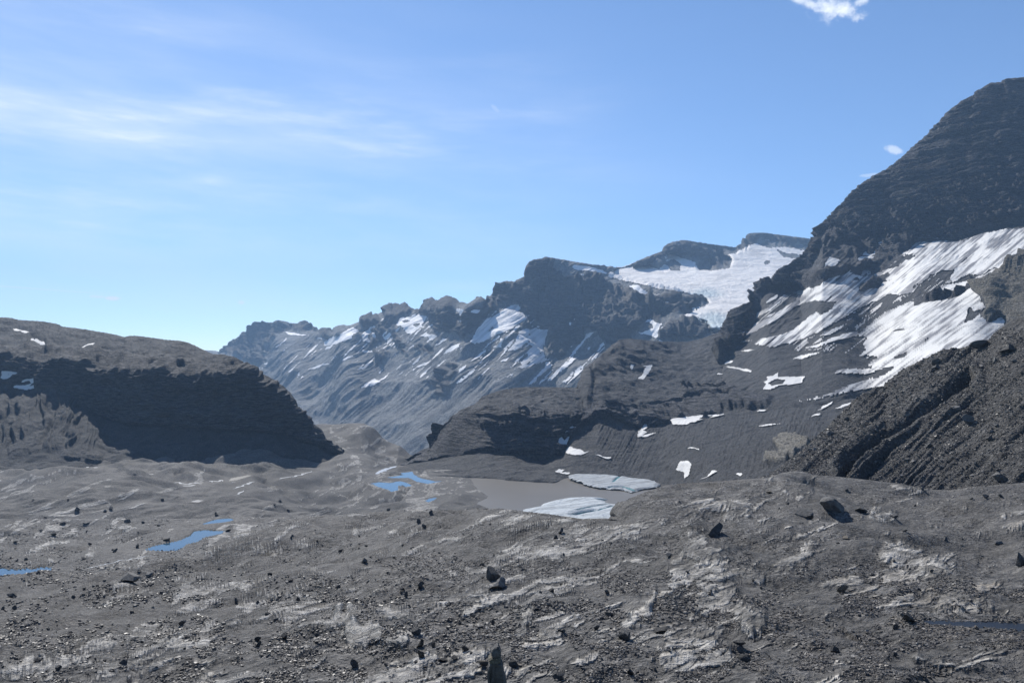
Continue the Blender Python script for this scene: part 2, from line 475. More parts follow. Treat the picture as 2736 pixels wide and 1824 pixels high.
def paint(P, defs, holes, warp=3.0, seed=0):
    """which patch (index) each terrain vertex belongs to, from outlines given where the patches lie; + dirt values"""
    px, py = project(P[..., 0], P[..., 1], P[..., 2])
    wx = (fbm(px / 14, py / 14, 3, seed) - .5) * 2 * warp * 2; wy = (fbm(px / 14 + 50, py / 14, 3, seed + 1) - .5) * 2 * warp
    qx, qy = px + wx, py + wy; qx0, qy0 = qx, qy
    ids = np.full(px.shape, -1); dirt = np.zeros(px.shape); ice = np.zeros(px.shape)
    for k, d in enumerate(defs):
        A_ = np.array(d['poly']); bb = (px > A_[:, 0].min() - 40) & (px < A_[:, 0].max() + 40) & (py > A_[:, 1].min() - 40) & (py < A_[:, 1].max() + 40)
        m = np.zeros(px.shape, bool)
        if not bb.any(): continue
        ex, ey = qx[bb], qy[bb]
        if d.get('streak', 0) > .2:                # the rim frays into fingers along the fall line
            an = d.get('ang', 40); uu, vv = rot2(px[bb], -py[bb], an)
            f_ = (fbm(uu / 120, vv / 5, 3, 2, .6) - .5) * 2 * 9
            ex = ex + f_ * math.cos(math.radians(an)); ey = ey - f_ * math.sin(math.radians(an))
        m[bb] = inside(ex, ey, d['poly'])
        if not m.any(): continue
        st = d.get('streak', 0.0)
        if st:
            u, v = rot2(px, -py, d.get('ang', 40))
            s = 0.6 * fbm(u / 150, v / 7, 4, 3 + k % 3, 0.6) + 0.4 * fbm(u / 60, v / 24, 3, 5)
            dirt[m] = np.clip((s[m] - 0.47) * 14.0 * st, 0, 1.2)
            m = m & ((s < 0.80 - 0.13 * st) if not d.get('sparse') else (0.62 * fbm(u / 190, v / 6.5, 4, 1, .6) + .38 * fbm(u / 90, v / 40, 3, 2) > d['sparse']))
        ids[m] = k
    for h in holes: ids[inside(qx, qy, h)] = -1
    return ids, dirt, ice, px, py


def sd(label, poly, streak=0.0, ang=40, **kw): return dict(label=label, poly=poly, streak=streak, ang=ang, **kw)


GLP = (Z('C', 1352, 262, 1370, 215, 1420, 190, 1520, 160, 1560, 135, 1530, 195, 1600, 180, 1690, 148, 1650, 176, 1700, 204, 1752, 150, 1740, 110, 1790, 96, 1860, 110, 1960, 150, 1980, 205,
                2050, 214, 2100, 205, 2180, 200, 2206, 150, 2160, 104, 2230, 95, 2300, 45, 2350, 22) +
              Z('P', 430, 282, 540, 220, 570, 222, 640, 245, 700, 240, 750, 235, 895, 260, 1100, 330, 900, 500, 700, 600, 600, 700, 480, 780, 400, 830, 340, 850, 270, 830) +
              Z('C', 2070, 640, 2050, 592, 1990, 575, 1900, 545, 1850, 532, 1930, 505, 1926, 440, 1950, 396, 2010, 420, 2045, 440, 2000, 462, 1960, 470, 1970, 500, 1940, 440, 1925, 388, 1800, 360, 1700, 350, 1600, 320, 1450, 290))

# ------------------------------------------------------------------ 1. far range with the hanging glacier
PX = np.arange(-60, 2960, 2.0)
px = np.arange(440, 2420, 1.9)
sil = Z('B', 60, 790, 120, 762, 180, 764, 235, 772, 330, 690, 430, 630, 470, 590, 500, 576, 540, 568, 580, 572, 620, 557, 680, 562, 730, 584, 810, 575,
        850, 600, 920, 635, 960, 650, 1000, 650, 1050, 595, 1130, 588, 1150, 578, 1190, 562, 1215, 568, 1250, 570, 1300, 560, 1400, 508, 1414, 478,
        1480, 488, 1560, 492, 1640, 478, 1665, 440, 1684, 415, 1740, 420, 1850, 445, 1940, 482, 1990, 486, 2050, 455, 2080, 430) + \
    Z('C', 545, 400, 560, 380, 600, 310, 650, 283, 720, 290, 760, 265, 800, 240, 806, 190, 820, 150, 850, 136, 910, 130, 922, 118, 1000, 130, 1100, 148,
      1200, 165, 1330, 186, 1450, 195, 1530, 165, 1600, 130, 1740, 75, 1750, 45, 1800, 15, 1870, 3, 1950, 15, 2050, 30, 2170, 45, 2245, 55, 2275, 30, 2310, 10) + \
    Z('D', 380, 1280, 420, 1260, 430, 1225, 470, 1192, 560, 1190, 700, 1210, 800, 1222, 920, 1238, 1200, 1300, 1500, 1500)
crest = curve(sil, px)
cY = curve([(400, 9000), (590, 8600), (610, 7400), (850, 6900), (1000, 6100), (1150, 5600), (1240, 5000), (1320, 4600), (1420, 4400), (1580, 4600),
            (1650, 5000), (1820, 5500), (2000, 5900), (2400, 6000)], px, 25)
mid1 = curve([(440, 1000), (620, 960), (800, 905), (900, 900), (1050, 850), (1180, 830), (1300, 830), (1400, 850), (1500, 870), (1640, 870), (1700, 880), (1800, 895), (1950, 905), (2400, 905)], px, 30)
mY1 = curve([(440, 7600), (620, 6300), (800, 5700), (900, 5500), (1050, 4900), (1180, 4450), (1300, 4050), (1500, 3750), (1640, 3650), (1800, 3500), (1950, 3450), (2400, 3400)], px, 30)
low1 = curve([(440, 1400), (2400, 1400)], px)
lY1 = curve([(440, 4300), (900, 3500), (1200, 2900), (1500, 2700), (1800, 2700), (2400, 2700)], px)
csm = smooth1(crest, 60)
upm = np.maximum(csm, crest + 4) + (mid1 - csm) * curve([(440, .45), (1200, .35), (1450, .40), (1580, .18), (1750, .22), (1850, .42), (2000, .45), (2400, .5)], px, 60)
uY = cY + (mY1 - cY) * curve([(440, .42), (1200, .3), (1240, .22), (1450, .2), (1600, .16), (1750, .22), (1850, .22), (2000, .25), (2400, .3)], px, 30)
rows = [(low1, lY1), (mid1, mY1), (upm, uY), (crest, cY), (crest + 90, cY + 1100), (crest + 500, cY + 2500)]
P, T = loft(px, rows, 2.1, blur=9)
Y = P[..., 1]
ppx, ppy = project(P[..., 0], P[..., 1], P[..., 2])
cliffs = [Z('C', 540, 430, 600, 290, 800, 230, 800, 130, 930, 100, 1010, 180, 1040, 240, 1200, 262, 1400, 340, 1550, 390, 1700, 420, 1950, 430, 2060, 450, 1960, 470, 1940, 520, 1850, 560,
            1700, 600, 1560, 620, 1500, 700, 1400, 740, 1340, 720, 1300, 625, 1200, 645, 1120, 720, 1050, 830, 960, 860, 905, 790, 935, 700, 935, 612, 720, 610, 780, 560, 740, 455, 690, 452, 560, 520, 430, 600, 340, 690, 310, 600, 420, 520),
          Z('B', 225, 770, 430, 600, 600, 545, 1010, 640, 960, 690, 700, 640, 620, 720, 560, 790, 575, 860, 470, 890, 380, 850),
          Z('B', 1370, 530, 1420, 470, 1560, 485, 1690, 405, 1880, 500, 1880, 560, 1860, 640, 1760, 650, 1700, 560, 1560, 510, 1440, 580, 1440, 640, 1520, 700, 1530, 900, 1500, 780, 1400, 620),
          Z('B', 1890, 520, 2040, 500, 2030, 600, 1900, 720, 1870, 660), Z('B', 1200, 590, 1400, 560, 1400, 700, 1300, 800, 1230, 760, 1330, 700, 1230, 640),
          Z('B', 1720, 1000, 1800, 860, 1900, 870, 1880, 960, 1830, 1090, 1760, 1110), Z('B', 1290, 820, 1400, 790, 1380, 900, 1300, 890), Z('B', 1580, 740, 1720, 770, 1700, 800, 1600, 770),
          Z('C', 1500, 190, 1740, 60, 1880, 0, 2060, 40, 2240, 60, 2170, 110, 2200, 160, 2170, 205, 2100, 210, 2000, 180, 1880, 110, 1780, 90, 1700, 140, 1600, 180),
          Z('D', 370, 1310, 420, 1230, 520, 1190, 930, 1240, 900, 1270, 700, 1270, 560, 1250, 480, 1280, 380, 1330),
          Z('C', 1750, 640, 1900, 590, 2060, 640, 2060, 700, 1700, 720, 1690, 690)]
wx = (fbm(ppx / 25, ppy / 25, 3, 1) - .5) * 40; wy = (fbm(ppx / 25, ppy / 25, 3, 2) - .5) * 30
cm = np.zeros(Y.shape, bool)
for c in cliffs: cm |= inside(ppx + wx, ppy + wy, c)
cm &= T < 3.6
P = steepen(P, T, cm, px, 3.0, .22, 8)
gm = softmask(inside(ppx, ppy, GLP) & (T < 3.02), 9)
Yg = np.interp(ppy, [620, 660, 715, 760, 880, 1000], [6100, 5700, 5150, 4600, 3500, 3300]) + 0 * px[None]
Yb = P[..., 1] * (1 - gm) + Yg * gm
q0, q1, q2 = world(px[None] + 0 * ppy, ppy, Yb); k_ = (gm > 0.001)
for i_, q_ in enumerate((q0, q1, q2)): P[..., i_] = np.where(k_, q_, P[..., i_])
Y = P[..., 1]
cs = softmask(cm, 5)
defs = [
    sd('many thin broken snow streaks down the far range', Z('B', 620, 760, 960, 700, 1200, 590, 1400, 540, 1640, 520, 1900, 560, 2060, 520, 2200, 470) + Z('C', 760, 470, 960, 640, 1300, 620, 1330, 760, 1100, 1000, 700, 960, 300, 1000, 0, 950) + Z('B', 1200, 900, 760, 960, 600, 860), .5, 44, sparse=.555, name='snow', kind='stuff'),
    sd('thin pale snow band below the rounded dome summit of the farthest mountain', Z('B', 665, 640, 700, 637, 770, 652, 868, 665, 820, 668, 700, 662)),
    sd('slanting snow gully below the dome summit on the left of the range', Z('B', 684, 672, 690, 692, 640, 738, 606, 752, 622, 728, 660, 702)),
    sd('small snow patch low on the shoulder under the dome mountain', Z('B', 522, 856, 578, 842, 560, 868, 530, 868)),
    sd('lowest thin snow streak at the foot of the dome mountain', Z('B', 474, 885, 545, 884, 520, 896)),
    sd('wedge shaped white snowfield in the saddle right of the dome mountain', Z('B', 942, 742, 945, 700, 1010, 665, 1080, 640, 1145, 602, 1188, 635, 1150, 655, 1140, 690, 1060, 715, 985, 738)),
    sd('narrow snow strip joining the saddle snowfield from the left', Z('B', 885, 672, 950, 686, 975, 682, 960, 702, 900, 690)),
    sd('thin vertical snow tail under the saddle snowfield', Z('B', 945, 742, 905, 792, 898, 790, 925, 756)),
    sd('long curved snow strip low on the smooth shoulder under the saddle', Z('B', 826, 902, 870, 878, 960, 852, 1020, 850, 950, 872, 870, 900)),
    sd('short snow strip right of the long curved strip on the smooth shoulder', Z('B', 1052, 852, 1090, 816, 1164, 792, 1130, 820)),
    sd('small slanting snow dash left on the lower shoulder', Z('B', 722, 932, 772, 894, 762, 918)),
    sd('tiny snow dash just below the slanting one on the lower shoulder', Z('B', 752, 950, 764, 918, 778, 914, 765, 948)),
    sd('forked snow gully descending the ribbed ridge', Z('B', 1200, 708, 1210, 650, 1265, 600, 1300, 578, 1322, 600, 1275, 640, 1240, 680, 1285, 714, 1250, 714)),
    sd('snow ramp running right from the forked gully', Z('B', 1268, 640, 1290, 640, 1320, 680, 1370, 705, 1330, 710, 1280, 675)),
    sd('crooked snow patch under the forked gully', Z('B', 1208, 782, 1212, 760, 1265, 770, 1310, 762, 1288, 736, 1312, 740, 1312, 772, 1250, 788)),
    sd('large blotchy snowfield under the notched ridge crest', Z('B', 1436, 596, 1470, 538, 1530, 535, 1560, 518, 1610, 530, 1655, 518, 1655, 560, 1612, 590, 1646, 604, 1590, 622, 1532, 668, 1500, 640, 1470, 604), 0.25, 50),
    sd('slim snow sliver left of the notched ridge gully', Z('B', 1368, 738, 1378, 700, 1438, 652, 1430, 680, 1392, 712)),
    sd('stepped snow ramp below the large blotchy snowfield', Z('B', 1598, 674, 1668, 622, 1650, 652, 1740, 660, 1700, 695, 1636, 724, 1670, 680)),
    sd('ragged snow ramp right of the stepped ramp', Z('B', 1696, 744, 1760, 682, 1800, 690, 1740, 730)),
    sd('branching snow ramp at the foot of the dark gully wall', Z('B', 1734, 820, 1790, 760, 1830, 732, 1884, 720, 1874, 750, 1830, 774, 1780, 796), 0.2, 35),
    sd('smooth oval snow strip in the middle of the grey flank', Z('B', 1556, 892, 1620, 855, 1694, 832, 1662, 864, 1600, 888)),
    sd('bright hooked snow patch on the lower grey flank', Z('B', 1178, 1030, 1250, 980, 1295, 963, 1320, 975, 1412, 912, 1370, 958, 1290, 1012, 1230, 1028)),
    sd('faint snow sliver above the bright hooked patch', Z('B', 1312, 922, 1356, 886, 1334, 932)),
    sd('white snow saddle right of the wedge shaped dark peak', Z('B', 1838, 482, 1880, 480, 1940, 486, 2010, 484, 2084, 432, 2060, 482, 1990, 518, 1920, 500, 1880, 534)),
    sd('thin snow line in the gully under the wedge shaped peak', Z('B', 1788, 645, 1840, 598, 1872, 560, 1860, 600, 1810, 640)),
    sd('fan of striped snow under the jagged shoulder left of the flat topped summit', Z('C', 398, 722, 440, 630, 500, 560, 600, 510, 685, 452, 748, 448, 768, 490, 790, 552, 700, 615, 610, 660, 560, 680, 470, 724), 0.85, 42),
    sd('small hooked snow patch below the striped fan', Z('C', 550, 752, 600, 720, 612, 682, 642, 690, 622, 735, 636, 748, 590, 758)),
    sd('slanting snow strip left of the hooked patch', Z('C', 396, 848, 460, 788, 520, 755, 512, 784, 440, 834)),
    sd('short snow strip between the striped fan and the lower streaks', Z('C', 586, 853, 640, 824, 680, 815, 652, 848)),
    sd('wide curtain of snow streaks below the summit cliffs', Z('C', 650, 782, 700, 720, 740, 630, 800, 618, 938, 608, 938, 680, 912, 740, 918, 790, 946, 842, 860, 864, 780, 892, 690, 896, 760, 868, 726, 852, 800, 815, 780, 785, 830, 740, 720, 772), 0.8, 40),
    sd('bright snow tongue falling to the lower left below the curtain of streaks', Z('C', 786, 1012, 850, 950, 900, 900, 940, 836, 970, 874, 930, 912, 880, 952, 840, 1004), 0.3, 48),
    sd('small ragged snow tongue beside the bright one', Z('C', 856, 1014, 890, 972, 940, 950, 912, 988)),
    sd('slim snow streak under the dark summit buttress', Z('C', 1088, 750, 1130, 700, 1145, 655, 1172, 655, 1134, 732), 0.3, 55),
    sd('long slim snow streak reaching up into the summit buttress', Z('C', 1050, 858, 1110, 775, 1160, 705, 1210, 645, 1296, 610, 1244, 662, 1184, 722, 1122, 796), 0.3, 50),
    sd('steep snow sliver in the cleft of the summit buttress', Z('C', 1055, 625, 1090, 572, 1128, 548, 1112, 584, 1072, 628)),
    sd('pointed snow streak at the right end of the scree slope', Z('C', 1270, 790, 1300, 716, 1316, 706, 1335, 720, 1304, 768)),
    sd('tiny oval snow patch high on the scree under the buttress', Z('C', 1206, 768, 1214, 742, 1238, 742, 1228, 764)),
    sd('small leaf shaped snow patch low on the scree', Z('C', 1084, 948, 1098, 914, 1124, 908, 1116, 940)),
    sd('long snow strip on the flat roof of the summit', Z('C', 1098, 188, 1120, 172, 1200, 174, 1260, 184, 1320, 205, 1360, 244, 1300, 232, 1220, 214, 1110, 206)),
    sd('small snow strip under the roof strip of the summit', Z('C', 1138, 258, 1165, 238, 1264, 234, 1200, 252, 1170, 264)),
    sd('snow steps on the slabs left of the glacier', Z('C', 1478, 322, 1560, 320, 1620, 340, 1700, 372, 1900, 412, 1800, 400, 1660, 398, 1570, 388), 0.3, -15),
    sd('thin snow ledge on the slabs beside the icefall', Z('C', 1682, 422, 1720, 420, 1834, 462, 1760, 454)),
    sd('shadowed snow patch in the hollow left of the icefall', Z('C', 1592, 572, 1650, 542, 1690, 568, 1744, 585, 1712, 615, 1700, 650, 1696, 694, 1640, 668, 1540, 648, 1600, 638, 1660, 612, 1660, 592)),
    sd('slanting snow sliver left of the icefall', Z('C', 1706, 634, 1750, 574, 1778, 573, 1734, 628)),
    sd('small white snow patch at the foot of the icefall slabs', Z('C', 1686, 692, 1720, 678, 1768, 683, 1738, 712, 1700, 708)),
    sd('horizontal snow band under the icefall', Z('C', 1816, 598, 1870, 605, 1950, 598, 2050, 592, 2046, 628, 1950, 612, 1870, 625)),
    sd('small snow speckles on the roof of the rightmost far peak', Z('D', 540, 1218, 580, 1228, 640, 1240, 720, 1250, 640, 1246, 560, 1230)),
    dict(name='glacier', kind='structure', label='broad creamy white glacier bowl between the far peaks with a bluish icefall', mat=None, streak=0.12, ang=-4,
         poly=GLP),
]
defs[-1]['mat'] = M_glac
holes = [Z('P', 608, 352, 620, 338, 640, 342, 634, 362, 614, 366), Z('C', 1750, 160, 1800, 130, 1850, 170, 1850, 215, 1790, 214), Z('P', 690, 262, 760, 286, 860, 292, 850, 322, 740, 308),
         Z('B', 1480, 566, 1500, 558, 1530, 566, 1500, 576), Z('B', 1560, 590, 1600, 580, 1580, 606),
         Z('C', 1940, 395, 2010, 418, 2044, 442, 1990, 462, 1950, 458), Z('C', 1560, 316, 1700, 352, 1920, 384, 1920, 400, 1680, 376, 1600, 344)]
N = normals(P)
X_, Z_ = P[..., 0], P[..., 2]
u, v = rot2(X_, Z_, 38)
lowf = relief(X_, Y * 0.6 + Z_, Y, 110, 700, 0.045, 2, True)
hi = relief(X_, Z_, Y, 8, 150, 0.15, 0, True) * cs + relief(X_ * 0.8, Z_ * 3.0, Y, 8, 70, 0.13, 1) * cs
fl = (fbm(X_ / 45, Z_ / 260, 4, 2, 0.55, True) - .5) * 46 * cs                                     # vertical flutes of the cliffs
gul = (fbm(u / 700, v / 42, 4, 1, 0.55, True) - .5) * 26 * (1 - cs)                                 # gullies down the scree
hi2 = relief(X_, Z_, Y, 8, 60, 0.06, 3) * (1 - cs)
wall = np.clip(cs, 0, 1) * 26
edge = sst(T, 0.0, 0.3) * (1 - 0.55 * sst(T, 2.7, 3.0))
base = P + N * ((lowf + gul * 0.6) * edge * (1 - .93 * gm))[..., None]
ids, dirt, ice, ppx, ppy = paint(base, defs, holes, 2.2, 1)
dirt = dirt * np.where(ids == 0, .15, .45)
ids[T > 3.02] = -1
gl = len(defs) - 1
isg = ids == gl
# bluish bare ice of the icefall, crevassed
icz = np.clip(1.2 - np.hypot((ppx - 1885) / 75, (ppy - 786) / 24), 0, 1) + np.clip(1.5 - np.hypot((ppx - 1905) / 55, (ppy - 862) / 30), 0, 1)
ice = np.where(isg, np.clip(icz, 0, 1) * .75, 0); dirt = np.where(isg, dirt * 0.5 + 0.35 * sst(fbm(ppx / 90, ppy / 9, 4, 2), 0.5, 0.72), dirt)
sm = softmask(ids >= 0, 3)
Pr = base + N * (((hi + fl) * (1 - 0.85 * sm) + hi2 * (1 - sm) + gul * .4 * (1 - sm)) * edge)[..., None]
Ps = base + N * (relief(X_, Y, Y, 10, 60, 0.02, 1) + ice * (fbm(X_ / 60, Y / 16, 3, 1, .6, True) - .5) * 16)[..., None] + np.array([0, 0, 1.0]) * 5.0
fit([Pr, Ps], T, crest + 0.0, 1.6, 3, 3.0, 45)
fit([Pr, Ps], T, crest + (vnoise(px / 5, px * 0) - .5) * 2.5, 2.85, 3, 3.0)
tone = 0.5 + (fbm(ppx / 70, ppy / 50, 4, 3) - .5) * 0.5 + (fbm(u / 500, v / 26, 4, 0) - .5) * 0.9 * (1 - cs)
att = np.stack([cs, fbm(ppx / 60, ppy / 60, 3, 2) - .35, tone, 0 * cs], -1)
o = mesh_obj('mountain', Pr, gridfaces(*T.shape), M_far, True, att.reshape(-1, 4))
tag(o, 'long hazy blue-grey mountain range with summit cliffs and scree gullies behind the valley', None, None, 'structure')
extract_snow(Pr, Ps, ids, dirt, ice, Y, defs, M_snow_far, 'snow_patch')

# ------------------------------------------------------------------ 2. right mountain, plateau hump and debris-covered slope
px = np.arange(1040, 3060, 1.9)
sil = Z('C', -160, 1510, -60, 1540, 0, 1500, 60, 1450, 130, 1425, 200, 1370, 250, 1290, 283, 1225, 320, 1180, 430, 1130, 480, 1080, 600, 1040, 700, 1020, 830, 1015, 950, 1015, 1160, 1020, 1184, 1000,
        1205, 880, 1300, 800, 1430, 690, 1500, 682, 1600, 690, 1700, 702, 1900, 705, 2000, 680, 2110, 640) + \
    Z('E', 284, 470, 290, 440, 345, 370, 380, 315, 440, 290, 580, 215) + Z('D', 612, 1560, 640, 1510, 668, 1440, 700, 1420, 760, 1390, 850, 1310, 950, 1215, 962, 1170, 1020, 1110, 1030, 1070, 1060, 1040, 1140, 960,
        1165, 910, 1260, 840, 1340, 790, 1440, 740, 1500, 690, 1590, 610, 1640, 560, 1725, 490, 1740, 470, 1800, 400, 1860, 340, 1950, 270, 2026, 234, 2030, 215, 2060, 200, 2130, 160, 2220, 150, 2240, 130, 2352, 120, 2700, 60, 3200, 40)
crest = curve(sil, px)
cY = curve([(1040, 1340), (1210, 1330), (1400, 1400), (1555, 1450), (1580, 1620), (1660, 1850), (1850, 2050), (2000, 2150), (2100, 2350), (2200, 2450), (2400, 2450), (2736, 2350), (3060, 2250)], px, 15)
brink = curve(Z('S', 1040, 1240, 1100, 1232, 1160, 1200, 1210, 1116) + Z('C', 500, 1205, 700, 1195, 900, 1240, 1150, 1240, 1310, 1200, 1540, 1248, 1760, 1238, 2200, 1205, 2350, 1176) +
              Z('S', 2080, 1085, 2200, 1075, 2300, 1050, 2500, 1000, 2736, 960, 3060, 900), px, 12)
bY = curve([(1040, 1320), (1210, 1270), (1300, 1190), (1500, 1190), (1600, 1260), (1800, 1290), (1950, 1280), (2100, 1200), (2300, 1080), (2500, 930), (2736, 800), (3060, 700)], px, 90)
based = curve([(1040, 1262), (1100, 1245), (1160, 1236), (1210, 1222), (1300, 1205), (1380, 1210), (1450, 1226), (1500, 1212), (1530, 1170), (1560, 1140), (1600, 1118), (1650, 1127), (1700, 1146), (1760, 1138), (1800, 1128), (1900, 1116),
               (1950, 1106), (2080, 1092), (2200, 1085), (2300, 1062), (2500, 1012), (2736, 975), (3060, 915)], px, 8)
dY = bY - curve([(1040, 30), (1210, 60), (1350, 60), (1500, 60), (1570, 30), (1700, 30), (1900, 14), (2000, 8), (3060, 8)], px, 20)
shore = curve([(1040, 1268), (1150, 1270), (1300, 1276), (1400, 1284), (1480, 1288), (1510, 1277), (1600, 1275), (1700, 1284), (1765, 1300), (1800, 1330), (1900, 1330), (2100, 1330), (2400, 1340), (3060, 1360)], px, 10)
shY = curve([(1040, 1080), (1300, 990), (1480, 955), (1600, 950), (1750, 760), (1900, 640), (2100, 500), (2400, 420), (3060, 380)], px, 20)
kz = 1 - sst(px, 1760, 1860)
shY = shY * (1 - kz) + (150.0 * F / (shore - 960)) * kz
ledge = curve([(1040, .5), (1555, .5), (1650, .35), (1850, .35), (1934, .45)], px)
ledpy = crest + (brink - crest) * ledge
lcur = Z('E', 290, 480, 420, 420, 590, 218, 700, 215, 820, 192) + Z('D', 962, 1215, 1130, 1210, 1300, 1225, 1500, 1238, 1640, 1250, 1900, 1240, 2100, 1192, 2352, 1160, 3100, 1050)
lp = curve(lcur, px)
k = sst(px, 1930, 2080); lp2 = np.maximum(lp, crest + 6)
ledpy = ledpy * (1 - k) + lp2 * k
lY = (cY + (bY - cY) * ledge) * (1 - k) + curve([(1900, 1950), (2100, 2200), (2200, 2300), (2400, 2170), (2736, 1950), (3060, 1850)], px, 90) * k
lY = np.minimum(lY, cY - 25)
rows = [(shore + 150, shY - 60), (shore, shY), (based, dY), (brink, bY), (ledpy, lY), (crest, cY), (crest + 60, cY + 350), (crest + 400, cY + 900)]
P, T = loft(px, rows, 2.0, blur=7)
Y = P[..., 1]
ppx, ppy = project(P[..., 0], P[..., 1], P[..., 2])
wx = (fbm(ppx / 20, ppy / 20, 3, 1) - .5) * 30; wy = (fbm(ppx / 20, ppy / 20, 3, 2) - .5) * 22
qx, qy = ppx + wx, ppy + wy
cliffs = [Z('P', 640, 560, 676, 480, 720, 400, 860, 410, 1010, 430, 1100, 400, 1250, 350, 1400, 280, 1560, 300, 1480, 390, 1350, 440, 1230, 440, 1190, 405, 1050, 450, 980, 505, 850, 530, 760, 560, 700, 560),
          Z('P', 335, 810, 350, 730, 430, 645, 490, 645, 440, 700, 390, 740, 400, 812), Z('P', 990, 180, 1300, 190, 1500, 230, 1640, 200, 1480, 330, 1300, 340, 1200, 300, 1050, 240),
          Z('P', 1560, 640, 1700, 560, 1900, 535, 2060, 440, 1950, 570, 1800, 605, 1600, 650), Z('P', 1240, 550, 1260, 500, 1340, 470, 1460, 420, 1460, 450, 1380, 505),
          Z('C', 90, 1400, 260, 1290, 330, 1330, 480, 1360, 650, 1390, 660, 1440, 480, 1450, 240, 1500, 150, 1460), Z('E', 0, 950, 300, 900, 640, 950, 560, 1010, 0, 1050)]
crag = Z('P', 2000, 545, 2070, 500, 2100, 470, 2200, 395, 2352, 325, 2700, 250, 3100, 250, 3100, 900, 2352, 800, 2225, 775, 2205, 715, 2110, 760, 2060, 700, 2112, 660, 2060, 580)
tan = Z('N', 230, 450, 280, 370, 380, 365, 530, 400, 520, 480, 330, 620, 130, 645, 150, 560, 240, 550)
cm = np.zeros(Y.shape, bool)
for c in cliffs: cm |= inside(qx, qy, c)
cm |= (T > 4.0) & (px[None] > 1935)
cm |= (T > 2.0) & (T < 3.15) & (px[None] < 1930)
cg = inside(qx, qy, crag); tn = inside(qx, qy, tan)
cm |= cg | tn
cs = softmask(cm, 4); gs = softmask(cg | tn, 5)
P = steepen(P, T, (cm & (T > 3.05) & (T < 4.0)) * sst(px, 1990, 2330)[None], px, 4.0, .3, 6); Y = P[..., 1]
